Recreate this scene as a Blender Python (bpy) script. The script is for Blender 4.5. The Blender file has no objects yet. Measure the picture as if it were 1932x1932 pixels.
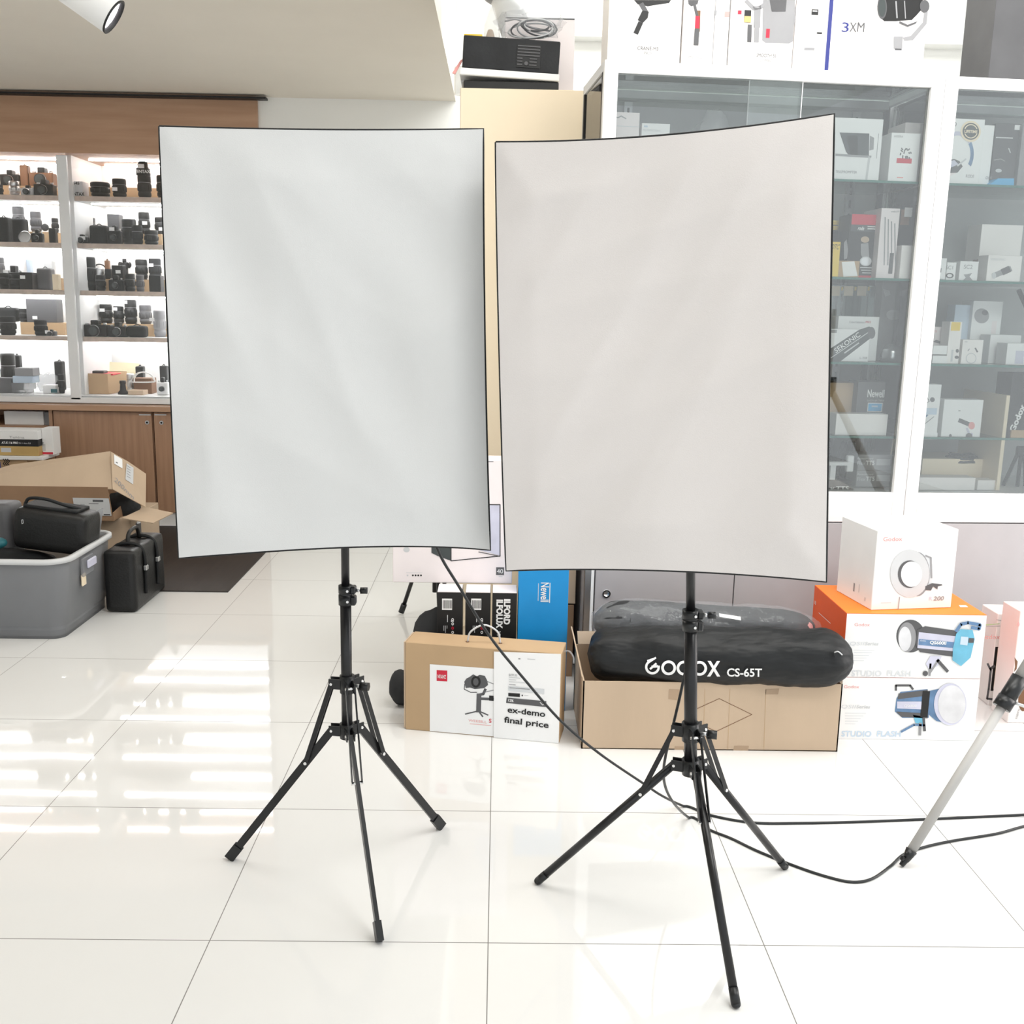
import bpy, bmesh, math, random
from mathutils import Vector as V, Matrix, noise
random.seed(7)
SC = bpy.context.scene
COL = SC.collection
R = math.radians

# ---------------------------------------------------------------- camera, world, lights, exposure
CF, PIT, ROL, YAW, CH = 1962.95, R(11.0978), R(1.02775), R(.86613), 1.34994
fwd = V((math.sin(YAW)*math.cos(PIT), math.cos(YAW)*math.cos(PIT), -math.sin(PIT)))
rt0 = V((math.cos(YAW), -math.sin(YAW), 0)); up0 = rt0.cross(fwd)
rt = rt0*math.cos(ROL)+up0*math.sin(ROL); up = up0*math.cos(ROL)-rt0*math.sin(ROL)
EYE = V((0, 0, CH))
cd = bpy.data.cameras.new('camera'); cam = bpy.data.objects.new('camera', cd); COL.objects.link(cam)
cd.sensor_width = 36; cd.sensor_fit = 'HORIZONTAL'; cd.lens = CF/1932*36; cd.clip_start = .05
cam.matrix_world = Matrix(((rt.x, up.x, -fwd.x, 0), (rt.y, up.y, -fwd.y, 0), (rt.z, up.z, -fwd.z, CH), (0, 0, 0, 1)))
SC.camera = cam

wd = bpy.data.worlds.new('daylight'); SC.world = wd; wd.use_nodes = True
bg = wd.node_tree.nodes['Background']; bg.inputs[0].default_value = (.93, .97, 1, 1); bg.inputs[1].default_value = 1.15

def area(name, loc, target, sx, sy, power, col=(1, 1, 1)):
    l = bpy.data.lights.new(name, 'AREA'); l.shape = 'RECTANGLE'; l.size = sx; l.size_y = sy; l.energy = power; l.color = col
    o = bpy.data.objects.new(name, l); COL.objects.link(o); o.location = loc
    o.rotation_euler = (V(target)-V(loc)).to_track_quat('-Z', 'Y').to_euler()
    return o
# daylight as from a window on the right; unseen ceiling lights added as fill
area('window_daylight', (3.95, 2.75, 1.6), (1.0, 2.75, .5), 1.3, 2.2, 45, (1, .93, .90))
area('ceiling_fill_light', (1.2, 5.4, 3.27), (1.2, 5.6, 0), 2.4, .8, 40, (1, 1, .98))
area('ceiling_fill_light', (1.1, 2.5, 3.27), (1.1, 2.5, 0), 2.2, 1.2, 36, (1, .98, .95))
area('ceiling_fill_light', (-1.7, 3.3, 2.47), (-1.7, 3.4, 0), 1.3, 1.3, 17, (1, .96, .90))
area('ceiling_fill_light', (1.5, 1.1, 3.25), (1.7, 2.6, 0), 1.8, 1.0, 46, (1, .985, .96))
SC.view_settings.view_transform = 'Standard'; SC.view_settings.look = 'None'
SC.view_settings.gamma = 1; SC.view_settings.use_curve_mapping = False
SC.view_settings.exposure = .27

# ---------------------------------------------------------------- measuring helpers
def ray(x, y): return fwd+rt*((x-966)/CF)-up*((y-966)/CF)
def at(x, y, X=None, Y=None, Z=None):
    d = ray(x, y)
    t = (Z-CH)/d.z if Z is not None else (Y/d.y if Y is not None else X/d.x)
    return EYE+d*t
ID = Matrix.Identity(4)
def loc(F, x, y, v):
    """point of the frame's plane depth=v seen at x, y, in the frame's own coordinates"""
    Fi = F.inverted(); e = Fi @ EYE; d = Fi.to_3x3() @ ray(x, y); t = (v-e.y)/d.y
    return e+d*t
def frame(x, y, z=0, yaw=0, lean=0):
    return Matrix.Translation((x, y, z)) @ Matrix.Rotation(R(yaw), 4, 'Z') @ Matrix.Rotation(R(lean), 4, 'Y')

# ---------------------------------------------------------------- materials
MATS = {}
def mat(name, col, rough=.6, metal=0, bump=0, bs=60, var=0, vs=8, stretch=None, spec=.5, trans=0, alpha=1, emit=0, sheen=0, coat=0, col2=None, ior=1.45, bd=.002):
    if name in MATS: return MATS[name]
    m = bpy.data.materials.new(name); m.use_nodes = True; nt = m.node_tree; p = nt.nodes['Principled BSDF']
    L = nt.links.new
    c = tuple(col)+(1,)
    p.inputs['Base Color'].default_value = c; p.inputs['Roughness'].default_value = rough; p.inputs['Metallic'].default_value = metal
    p.inputs['Specular IOR Level'].default_value = spec; p.inputs['IOR'].default_value = ior
    p.inputs['Alpha'].default_value = alpha; p.inputs['Transmission Weight'].default_value = trans
    p.inputs['Coat Weight'].default_value = coat
    p.inputs['Sheen Weight'].default_value = sheen
    if emit: p.inputs['Emission Color'].default_value = c; p.inputs['Emission Strength'].default_value = emit
    tc = nt.nodes.new('ShaderNodeTexCoord'); mp = nt.nodes.new('ShaderNodeMapping'); L(tc.outputs['Object'], mp.inputs[0])
    if stretch: mp.inputs['Scale'].default_value = stretch
    n = nt.nodes.new('ShaderNodeTexNoise'); L(mp.outputs[0], n.inputs['Vector']); n.inputs['Scale'].default_value = vs; n.inputs['Detail'].default_value = 5
    if var or col2:
        r = nt.nodes.new('ShaderNodeValToRGB'); L(n.outputs['Fac'], r.inputs[0])
        r.color_ramp.elements[0].position = .3; r.color_ramp.elements[1].position = .7
        a = col2 or tuple(max(0, k*(1-var)) for k in col); b = col if col2 else tuple(min(1, k*(1+var)) for k in col)
        r.color_ramp.elements[0].color = tuple(a)+(1,); r.color_ramp.elements[1].color = tuple(b)+(1,)
        L(r.outputs[0], p.inputs['Base Color'])
    if bump:
        n2 = nt.nodes.new('ShaderNodeTexNoise'); n2.inputs['Scale'].default_value = bs; n2.inputs['Detail'].default_value = 3; L(mp.outputs[0], n2.inputs['Vector'])
        bp = nt.nodes.new('ShaderNodeBump'); bp.inputs['Strength'].default_value = bump; bp.inputs['Distance'].default_value = bd
        L(n2.outputs['Fac'], bp.inputs['Height']); L(bp.outputs[0], p.inputs['Normal'])
    MATS[name] = m
    return m
def M(n): return MATS[n]
mat('white', (.86, .86, .855), .5, var=.02)
mat('warm_white', (.88, .845, .82), .45, var=.02)
mat('pink_white', (.86, .79, .79), .5, var=.02)
mat('black', (.009, .009, .0095), .45, var=.3)
mat('pale_yellow', (.86, .82, .58), .6)
mat('soft_black', (.02, .021, .023), .75, bump=.3, bs=90, var=.3)
mat('black_plastic', (.010, .011, .012), .32, var=.2)
mat('bag_fabric', (.008, .009, .010), .5, bump=.9, bs=9, bd=.02, spec=.45, stretch=(.5, 1.4, 1.4))
mat('black_fabric', (.009, .010, .011), .6, bump=.4, bs=220, var=.3, spec=.4)
mat('black_paint', (.009, .009, .010), .3, var=.2, spec=.5)
mat('leather', (.008, .008, .008), .42, bump=.5, bs=140, var=.2)
mat('dark_grey', (.1, .1, .105), .55, var=.1)
mat('mid_grey', (.3, .3, .31), .5, var=.06)
mat('light_grey', (.6, .61, .62), .5, var=.04)
mat('pale_print', (.66, .68, .7), .6)
mat('grey_door', (.44, .42, .43), .38, var=.03)
mat('back_grey', (.44, .45, .455), .6, var=.04)
mat('steel', (.62, .63, .64), .28, metal=.9, var=.05)
mat('alu', (.82, .83, .84), .38, metal=0, var=.03)
mat('rivet', (.75, .75, .75), .25, metal=1)
mat('kraft', (.50, .345, .20), .8, var=.07, vs=4, bump=.15, bs=80)
mat('carton', (.55, .42, .30), .8, var=.06, vs=5, bump=.2, bs=60, stretch=(1, 1, .25))
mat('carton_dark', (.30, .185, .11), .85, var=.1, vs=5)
mat('tape', (.42, .3, .2), .35, var=.08)
mat('cream', (.87, .74, .55), .45, var=.02, vs=3)
mat('wood', (.47, .285, .18), .42, vs=5, stretch=(9, 2, .5), col2=(.38, .22, .14), bump=.1, bs=20)
mat('wood_h', (.50, .31, .20), .42, vs=4, stretch=(.6, 2, 7), col2=(.42, .25, .155), bump=.1, bs=20)
mat('shelf_edge', (.55, .45, .38), .5, var=.12, vs=30)
mat('red', (.62, .02, .05), .5, var=.05)
mat('pale_red', (.8, .35, .33), .5)
mat('pale_blue', (.55, .66, .78), .5)
mat('orange', (.95, .24, .015), .42, var=.04)
mat('deep_orange', (.82, .10, .01), .45, var=.04)
mat('yellow', (.85, .6, .06), .5, var=.05)
mat('blue', (.01, .28, .66), .42, var=.06)
mat('cyan', (.05, .42, .75), .45)
mat('navy', (.03, .04, .22), .5)
mat('teal', (.01, .10, .12), .5)
mat('green', (.45, .6, .3), .6)
mat('brown', (.2, .1, .05), .6, var=.1)
mat('steel_blue', (.12, .22, .38), .4, var=.25, vs=20)
mat('sky_blue', (.15, .45, .62), .4, var=.1, vs=20)
mat('lavender', (.6, .6, .72), .45, var=.1, vs=12)
mat('gold', (.55, .38, .15), .4, metal=.4, var=.1)
mat('paper', (.9, .9, .9), .65, var=.01)
mat('tag_paper', (.9, .9, .9), .6)
mat('screen_dark', (.05, .06, .06), .3)
mat('silver_lamp', (.7, .7, .72), .3, metal=.5, var=.1, vs=15)
mat('mat_dark', (.024, .019, .017), .6, vs=6, stretch=(8, .6, 1), col2=(.034, .026, .022), bump=.15, bs=30)
mat('ceiling', (.84, .79, .70), .9, var=.02, vs=2)
mat('ceiling_light', (.9, .92, .9), .9, var=.01, vs=2)
mat('wall', (.88, .885, .86), .85, var=.015, vs=2)
mat('cord', (.014, .016, .017), .35)
mat('soft_white', (.655, .66, .66), .8, bump=.12, bs=500, sheen=.1)
mat('soft_white_lit_pink', (.675, .64, .625), .8, bump=.12, bs=500, sheen=.1)  # white cloth too; the pinkish tint of the light is put into its colour
mat('tube_grey', (.46, .45, .435), .5, var=.03)
mat('translucent_grey', (.33, .34, .36), .35, alpha=.5, var=.08, vs=4)
mat('clear_plastic', (.55, .57, .6), .07, alpha=.2, spec=1.0, bump=1.0, bs=16, bd=.012)
mat('haze_plastic', (.55, .56, .58), .18, alpha=.30, spec=.9, bump=1.0, bs=30)
mat('led', (1, 1, 1), emit=26)
mat('lamp_glow', (1, .95, 1), emit=14)

def glass_mat(name, tint, f=.10, rough=.0):
    m = bpy.data.materials.new(name); m.use_nodes = True; nt = m.node_tree; nt.nodes.clear(); L = nt.links.new
    o = nt.nodes.new('ShaderNodeOutputMaterial'); mx = nt.nodes.new('ShaderNodeMixShader')
    t = nt.nodes.new('ShaderNodeBsdfTransparent'); g = nt.nodes.new('ShaderNodeBsdfGlossy'); fr = nt.nodes.new('ShaderNodeFresnel')
    ad = nt.nodes.new('ShaderNodeMath'); ad.operation = 'MULTIPLY_ADD'; ad.inputs[1].default_value = 1.0; ad.inputs[2].default_value = f
    nz = nt.nodes.new('ShaderNodeTexNoise'); nz.inputs['Scale'].default_value = 1.3; bp = nt.nodes.new('ShaderNodeBump'); bp.inputs['Strength'].default_value = .02
    L(nz.outputs['Fac'], bp.inputs['Height']); L(bp.outputs[0], g.inputs['Normal'])
    t.inputs[0].default_value = tint+(1,); g.inputs['Roughness'].default_value = rough
    L(fr.outputs[0], ad.inputs[0]); L(ad.outputs[0], mx.inputs[0]); L(t.outputs[0], mx.inputs[1]); L(g.outputs[0], mx.inputs[2]); L(mx.outputs[0], o.inputs[0])
    MATS[name] = m
glass_mat('door_glass', (.975, .995, .99), .075)
glass_mat('clear_glass', (.99, .99, .99), .0)
glass_mat('shelf_glass', (.90, .97, .955), .05)
mat('glass_edge', (.03, .16, .13), .2)

def floor_material():
    m = bpy.data.materials.new('floor_tiles'); m.use_nodes = True; nt = m.node_tree; p = nt.nodes['Principled BSDF']; L = nt.links.new
    g = nt.nodes.new('ShaderNodeNewGeometry'); s = nt.nodes.new('ShaderNodeSeparateXYZ'); L(g.outputs['Position'], s.inputs[0])
    def line(sock, off, w):
        a = nt.nodes.new('ShaderNodeMath'); a.operation = 'SUBTRACT'; a.inputs[1].default_value = off-w/2-6; L(sock, a.inputs[0])
        b = nt.nodes.new('ShaderNodeMath'); b.operation = 'MODULO'; b.inputs[1].default_value = .6; L(a.outputs[0], b.inputs[0])
        c = nt.nodes.new('ShaderNodeMath'); c.operation = 'LESS_THAN'; c.inputs[1].default_value = w; L(b.outputs[0], c.inputs[0])
        return c.outputs[0]
    mx = nt.nodes.new('ShaderNodeMath'); mx.operation = 'MAXIMUM'
    L(line(s.outputs['X'], -.0043, .0022), mx.inputs[0]); L(line(s.outputs['Y'], 2.0313, .0026), mx.inputs[1])
    n = nt.nodes.new('ShaderNodeTexNoise'); n.inputs['Scale'].default_value = 1.1; n.inputs['Detail'].default_value = 4; L(g.outputs['Position'], n.inputs['Vector'])
    r = nt.nodes.new('ShaderNodeValToRGB'); L(n.outputs['Fac'], r.inputs[0])
    r.color_ramp.elements[0].color = (.735, .733, .72, 1); r.color_ramp.elements[1].color = (.79, .787, .775, 1)
    mc = nt.nodes.new('ShaderNodeMix'); mc.data_type = 'RGBA'; L(mx.outputs[0], mc.inputs[0]); L(r.outputs[0], mc.inputs[6]); mc.inputs[7].default_value = (.2, .19, .18, 1)
    L(mc.outputs[2], p.inputs['Base Color'])
    mr = nt.nodes.new('ShaderNodeMath'); mr.operation = 'MULTIPLY_ADD'; mr.inputs[1].default_value = .5; mr.inputs[2].default_value = .035; L(mx.outputs[0], mr.inputs[0]); L(mr.outputs[0], p.inputs['Roughness'])
    p.inputs['Specular IOR Level'].default_value = .5
    nb = nt.nodes.new('ShaderNodeTexNoise'); nb.inputs['Scale'].default_value = 3; L(g.outputs['Position'], nb.inputs['Vector'])
    bp = nt.nodes.new('ShaderNodeBump'); bp.inputs['Strength'].default_value = .03; bp.inputs['Distance'].default_value = .01; L(nb.outputs['Fac'], bp.inputs['Height']); L(bp.outputs[0], p.inputs['Normal'])
    MATS['floor'] = m
floor_material()

# ---------------------------------------------------------------- object helpers
WL = {}
def tag(o, label=None, cat=None, group=None, kind=None):
    if label: o['label'] = label
    if cat: o['category'] = cat
    if group: o['group'] = group
    if kind: o['kind'] = kind
    return o
def thing(name, p, label, cat, group=None):
    o = bpy.data.objects.new(name, None); COL.objects.link(o); o.location = p; o.empty_display_size = .05; WL[o] = V(p)
    return tag(o, label, cat, group)

def smooth_path(pts, n=6):
    out = []; P = [V(p) for p in pts]; P = [P[0]*2-P[1]]+P+[P[-1]*2-P[-2]]
    for i in range(1, len(P)-2):
        a, b, c, d = P[i-1:i+3]
        for k in range(n):
            t = k/n; out.append(.5*((2*b)+(c-a)*t+(2*a-5*b+4*c-d)*t*t+(3*b-a-3*c+d)*t**3))
    out.append(P[-2]); return out

class B:
    def __init__(s, F=ID): s.bm = bmesh.new(); s.F = F; s.ms = []
    def mi(s, m):
        m = M(m) if isinstance(m, str) else m
        if m not in s.ms: s.ms.append(m)
        return s.ms.index(m)
    def mesh(s, vs, fs, m, smooth=False, world=False):
        k = s.mi(m); bv = [s.bm.verts.new(v if world else s.F @ V(v)) for v in vs]; out = []
        for f in fs:
            try: q = s.bm.faces.new([bv[i] for i in f])
            except ValueError: continue
            q.material_index = k; q.smooth = smooth; out.append(q)
        return out
    def box(s, a, b, m, bev=0, seg=1):
        x0, y0, z0 = a; x1, y1, z1 = b
        x0, x1 = min(x0, x1), max(x0, x1); y0, y1 = min(y0, y1), max(y0, y1); z0, z1 = min(z0, z1), max(z0, z1)
        f = s.mesh([(x0, y0, z0), (x1, y0, z0), (x1, y1, z0), (x0, y1, z0), (x0, y0, z1), (x1, y0, z1), (x1, y1, z1), (x0, y1, z1)],
                   [(0, 3, 2, 1), (4, 5, 6, 7), (0, 1, 5, 4), (1, 2, 6, 5), (2, 3, 7, 6), (3, 0, 4, 7)], m)
        if bev:
            es = list({e for q in f for e in q.edges})
            r = bmesh.ops.bevel(s.bm, geom=es, offset=bev, segments=seg, affect='EDGES', profile=.6)
            for q in r['faces']: q.material_index = s.mi(m); q.smooth = seg > 1
        return s
    def cyl(s, p0, p1, r0, m, r1=None, seg=20, cap=True, world=False):
        p0, p1 = V(p0), V(p1); r1 = r0 if r1 is None else r1; d = (p1-p0).normalized()
        a = d.orthogonal().normalized(); b = d.cross(a); vs = []
        for p, r in ((p0, r0), (p1, r1)):
            vs += [p+(a*math.cos(2*math.pi*i/seg)+b*math.sin(2*math.pi*i/seg))*r for i in range(seg)]
        s.mesh(vs, [(i, (i+1) % seg, seg+(i+1) % seg, seg+i) for i in range(seg)], m, True, world)
        if cap:
            s.mesh(vs[:seg], [tuple(reversed(range(seg)))], m, False, world); s.mesh(vs[seg:], [tuple(range(seg))], m, False, world)
        return s
    def lathe(s, c, prof, m, seg=24, axis=(0, 0, 1)):
        """prof: (radius, height[, material of the band above])"""
        c = V(c); d = V(axis).normalized(); a = d.orthogonal().normalized(); b = d.cross(a)
        for i in range(len(prof)-1):
            mm = prof[i][2] if len(prof[i]) > 2 else m; vs = []
            for k in (i, i+1):
                r, h = prof[k][:2]; vs += [c+d*h+(a*math.cos(2*math.pi*j/seg)+b*math.sin(2*math.pi*j/seg))*max(r, 1e-5) for j in range(seg)]
            s.mesh(vs, [(j, (j+1) % seg, seg+(j+1) % seg, seg+j) for j in range(seg)], mm, True)
        return s
    def tube(s, pts, r, m, seg=10, n=6, sm=True, world=False):
        P = smooth_path(pts, n) if sm else [V(p) for p in pts]; vs = []; a = None
        for i, p in enumerate(P):
            d = (P[min(i+1, len(P)-1)]-P[max(i-1, 0)]).normalized()
            a = d.orthogonal().normalized() if a is None else (a-d*a.dot(d)).normalized(); b = d.cross(a)
            vs += [p+(a*math.cos(2*math.pi*j/seg)+b*math.sin(2*math.pi*j/seg))*r for j in range(seg)]
        fs = [(i*seg+j, i*seg+(j+1) % seg, (i+1)*seg+(j+1) % seg, (i+1)*seg+j) for i in range(len(P)-1) for j in range(seg)]
        k = len(P)-1
        s.mesh(vs, fs+[tuple(reversed(range(seg))), tuple(range(k*seg, k*seg+seg))], m, True, world); return s
    def bar(s, p0, p1, w, t, m, side=None, world=False):
        p0, p1 = V(p0), V(p1); d = (p1-p0).normalized(); a = V(side) if side is not None else d.orthogonal()
        a = (a-d*a.dot(d)).normalized(); b = d.cross(a); vs = []
        for p in (p0, p1): vs += [p+a*w/2*i+b*t/2*j for i, j in ((-1, -1), (1, -1), (1, 1), (-1, 1))]
        s.mesh(vs, [(0, 3, 2, 1), (4, 5, 6, 7), (0, 1, 5, 4), (1, 2, 6, 5), (2, 3, 7, 6), (3, 0, 4, 7)], m, False, world); return s
    def panel(s, q, th, m, world=True):
        """flat sheet of thickness th through the corners q (world points)"""
        q = [V(p) for p in q]; n = (q[1]-q[0]).cross(q[-1]-q[0]).normalized()*th/2; k = len(q)
        s.mesh([p+n for p in q]+[p-n for p in q], [tuple(range(k)), tuple(reversed(range(k, 2*k)))]+[(i, i+k, (i+1) % k+k, (i+1) % k) for i in range(k)], m, False, world); return s
    def ball(s, c, r, m, seg=16, rings=10, jit=0, flat=None):
        c = V(c); vs = []; fs = []
        for i in range(rings+1):
            th = math.pi*i/rings
            for j in range(seg):
                ph = 2*math.pi*j/seg; d = V((math.sin(th)*math.cos(ph), math.sin(th)*math.sin(ph), math.cos(th)))
                k = 1+jit*noise.noise(d*2.3+c*5)
                p = V((d.x*r[0], d.y*r[1], d.z*r[2]))*k
                if flat is not None: p.z = max(p.z, flat)
                vs.append(c+p)
        for i in range(rings):
            for j in range(seg): fs.append((i*seg+j, (i+1)*seg+j, (i+1)*seg+(j+1) % seg, i*seg+(j+1) % seg))
        s.mesh(vs, fs, m, True); return s
    def build(s, name, parent=None, **kw):
        bm = s.bm; bmesh.ops.remove_doubles(bm, verts=bm.verts, dist=1e-6)
        bmesh.ops.recalc_face_normals(bm, faces=bm.faces)
        c = [v.co for v in bm.verts]; lo = V([min(p[i] for p in c) for i in range(3)]); hi = V([max(p[i] for p in c) for i in range(3)])
        o0 = V(((lo.x+hi.x)/2, (lo.y+hi.y)/2, lo.z))
        for v in bm.verts: v.co -= o0
        me = bpy.data.meshes.new(name); bm.to_mesh(me); bm.free()
        for m in s.ms: me.materials.append(m)
        o = bpy.data.objects.new(name, me); COL.objects.link(o); WL[o] = o0
        if parent: o.parent = parent; o.location = o0-WL[parent]
        else: o.location = o0
        return tag(o, **kw)

# flat printing on a face of an object, laid out on the face itself
_tc = {}
def text_mesh(t, bold, space):
    k = (t, bold, space)
    if k not in _tc:
        cu = bpy.data.curves.new('lettering', 'FONT'); cu.body = t; cu.size = 1; cu.offset = bold; cu.space_character = space; cu.resolution_u = 3
        o = bpy.data.objects.new('lettering', cu); COL.objects.link(o); bpy.context.view_layer.update()
        me = o.to_mesh(); _tc[k] = ([v.co.copy() for v in me.vertices], [tuple(p.vertices) for p in me.polygons])
        o.to_mesh_clear(); bpy.data.objects.remove(o)
    return _tc[k]
class Face:
    def __init__(s, O, U, W, N=None):
        s.O = V(O); s.U = V(U).normalized(); s.W = V(W).normalized()
        s.N = s.U.cross(s.W).normalized() if N is None else V(N)
        if s.N.dot(EYE-s.O) < 0: s.N.negate()
        s.b = B(); s.any = False
    def hit(s, x, y, lift=1):
        d = ray(x, y); t = (s.O-EYE).dot(s.N)/d.dot(s.N); s.t = t
        return EYE+d*t+s.N*.0006*lift
    def poly(s, pts, m, lift=1):
        s.any = True; s.b.mesh([s.hit(*p, lift) for p in pts], [tuple(range(len(pts)))], m, False, True); return s
    def rect(s, x0, y0, x1, y1, m, lift=1):
        h = s.hit((x0+x1)/2, (y0+y1)/2, lift); k = s.t/CF; w, hh = abs(x1-x0)/2*k, abs(y1-y0)/2*k; s.any = True
        s.b.mesh([h-s.U*w-s.W*hh, h+s.U*w-s.W*hh, h+s.U*w+s.W*hh, h-s.U*w+s.W*hh], [(0, 1, 2, 3)], m, False, True); return s
    def circ(s, x, y, rx, ry, m, lift=1, a0=0, a1=360, inner=0, n=36):
        A = [R(a0+(a1-a0)*i/n) for i in range(n+1)]
        if inner:
            o = [s.hit(x+rx*math.cos(a), y-ry*math.sin(a), lift) for a in A]+[s.hit(x+rx*inner*math.cos(a), y-ry*inner*math.sin(a), lift) for a in A]
            s.any = True; s.b.mesh(o, [(i, i+1, n+2+i, n+1+i) for i in range(n)], m, False, True)
        else: s.poly([(x+rx*math.cos(a), y-ry*math.sin(a)) for a in (A[:-1] if a1-a0 >= 360 else A)], m, lift)
        return s
    def line(s, pts, w, m, lift=1):
        s.any = True
        for (x0, y0), (x1, y1) in zip(pts, pts[1:]):
            d = V((x1-x0, y1-y0)); 
            if d.length == 0: continue
            d.normalize(); px, py = -d.y*w/2, d.x*w/2; e = d*w*.2
            s.b.mesh([s.hit(a, b, lift) for a, b in ((x0-e.x+px, y0-e.y+py), (x1+e.x+px, y1+e.y+py), (x1+e.x-px, y1+e.y-py), (x0-e.x-px, y0-e.y-py))], [(0, 1, 2, 3)], m, False, True)
        return s
    def text(s, t, x, y, h, m, rot=0, bold=0, width=None, lift=2, space=1.0, skew=0, flip=False):
        """baseline start at x, y; h is the capital height in photo pixels; width squeezes the line to that many pixels"""
        vs, fs = text_mesh(t, bold, space); o = s.hit(x, y, lift); k = s.t/CF; sc = h/.7*k
        x0 = min(v.x for v in vs); x1 = max(v.x for v in vs); sx = sc if not width else width*k/(x1-x0)
        c, sn = math.cos(R(rot)), math.sin(R(rot)); out = []
        for v in vs:
            a, b = (v.x-x0)*sx+skew*v.y*sc, v.y*sc
            if flip: a, b = (x1-x0)*sx-a, .7*sc-b
            out.append(o+s.U*(a*c-b*sn)+s.W*(a*sn+b*c))
        s.any = True; s.b.mesh(out, fs, m, False, True); return s
    def build(s, parent, name='printed_graphics'):
        if s.any:
            bm = s.b.bm
            bmesh.ops.recalc_face_normals(bm, faces=bm.faces)
            return s.b.build(name, parent)

def front(F, v):
    """the face of frame F at depth v"""
    m3 = F.to_3x3(); return Face(F @ V((0, v, 0)), m3 @ V((1, 0, 0)), m3 @ V((0, 0, 1)))
def side(F, u):
    m3 = F.to_3x3(); return Face(F @ V((u, 0, 0)), m3 @ V((0, 1, 0)), m3 @ V((0, 0, 1)))
def top(F, w):
    m3 = F.to_3x3(); return Face(F @ V((0, 0, w)), m3 @ V((1, 0, 0)), m3 @ V((0, 1, 0)))
def pbox(name, label, cat, F, v, x0, x1, yt, base, dep, m, group=None, draw=None, bev=.0015, parent=None, seg=1):
    """closed box on height base: front face at depth v between photo columns x0..x1, top at photo row yt"""
    ym = yt+30; a = loc(F, x0, ym, v); b = loc(F, x1, ym, v); t = loc(F, (x0+x1)/2, yt, v)
    bb = B(F).box((a.x, v, base), (b.x, v+dep, max(t.z, base+.004)), m, bev, seg)
    o = bb.build(name, parent, label=label, cat=cat, group=group)
    if draw: f = front(F, v); draw(f); f.build(o)
    return o

# ================================================================ the room
CZ = 2.51; SX = -.27
b = B(); b.box((-5, -3.2, -.12), (4.2, 7.2, 0), 'floor'); b.build('floor', kind='structure')
b = B(); b.box((-5, -3.2, CZ), (SX, 6.33, 3.3), 'ceiling'); b.build('ceiling', kind='structure')
b = B(); b.box((SX, -3.2, 3.3), (4.2, 7.0, 3.4), 'ceiling_light'); b.build('ceiling', kind='structure')
b = B(); b.box((-1.405, 6.33, 0), (4.2, 6.45, 3.3), 'wall'); b.build('wall_back', kind='structure')
b = B(); b.box((-5, 6.95, 0), (-1.405, 7.05, 3.3), 'wall'); b.build('wall_back_alcove', kind='structure')
b = B(); b.box((-5.1, -3.2, 0), (-5, 7.05, 3.3), 'wall'); b.build('wall_left', kind='structure')
b = B(); b.box((4.1, 3.5, 0), (4.2, 6.33, 3.3), 'wall'); b.build('wall_right', kind='structure')
b = B(); b.box((-4.9, 6.24, at(480, 186, Y=6.24).z), (at(501, 186, Y=6.24).x, 6.30, at(480, 182, Y=6.24).z), 'black'); b.build('trim_1', kind='structure')
zb = at(1200, 62, Y=6.3).z
b = B(); b.box((at(1000, 60, Y=6.3).x, 6.21, zb-.045), (4.1, 6.33, zb+.005), 'wall'); b.build('trim_2', kind='structure')
b = B(); b.box((-4.9, 6.30, 2.18), (-1.405, 6.95, 2.489), 'wood_h'); b.build('wall_header', kind='structure')
b = B(); b.box((-3.5, 4.79, 0), (-1.27, 6.24, .006), 'mat_dark')
b.build('floor_mat', label='dark brown wood-look mat on the tiles before the wood cupboards', cat='mat')

# ================================================================ lit display cabinet on the left
SH = [at(150, y, Y=6.42).z for y in (370, 459, 548, 635)]+[at(150, 744, Y=6.42).z]
lc = thing('display_cabinet', (-2.6, 6.6, .737), 'white lit wall cabinet with wood-edged shelves full of cameras and lenses', 'cabinet')
XL, XR, XM0, XM1 = -4.0, -1.41, -2.575, -2.515
b = B(); b.box((XL, 6.87, .74), (XR, 6.92, 2.18), 'white'); b.build('back_panel', lc)
b = B(); b.box((XR-.03, 6.34, .74), (XR, 6.87, 2.18), 'white'); b.build('side_panel', lc)
b = B(); b.box((-2.55, 6.40, .74), (-2.52, 6.87, 2.18), 'white'); b.build('divider', lc)
b = B(); b.box((XL, 6.34, .738), (XR, 6.87, SH[4]), 'white'); b.build('bottom_panel', lc)
for (xa, xb) in ((XL, -2.552), (-2.518, XR-.032)):
    for k in range(4):
        b = B(); b.box((xa, 6.42, SH[k]-.028), (xb, 6.868, SH[k]), 'white'); b.box((xa, 6.412, SH[k]-.028), (xb, 6.42, SH[k]), 'shelf_edge'); b.build('shelf', lc)
    for z in [2.178]+[s-.029 for s in SH[:4]]:
        for y in (6.56, 6.82):
            b = B(); b.box((xa+.04, y, z-.006), (xb-.03, y+.009, z), 'led'); b.build('light_strip', lc)
b = B(); b.box((XM0, 6.315, .76), (XM1, 6.335, 2.17), 'alu', .003); b.build('door_stile', lc)
b = B(); b.box((XL, 6.315, .74), (XR, 6.345, .775), 'alu', .003); b.build('door_rail', lc)
for xa, xb, y in ((XL, -2.54, 6.328), (-2.55, XR, 6.336)):
    b = B(); b.box((xa, y, .775), (xb, y+.004, 2.178), 'clear_glass'); b.build('glass_door', lc)
z1 = at(200, 760, Y=6.2).z; z0 = at(200, 775, Y=6.2).z
b = B(); b.box((XL-.5, 6.2, z0-.003), (XR, 6.9, .737), 'wood_h', .002); b.build('counter_top', label='long brown wood counter top under the lit display cabinet', cat='counter')
xd0, xd1, xd2 = [at(x, 850, Y=6.24).x for x in (104, 291, 480)]; zc = z0-.006
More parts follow.
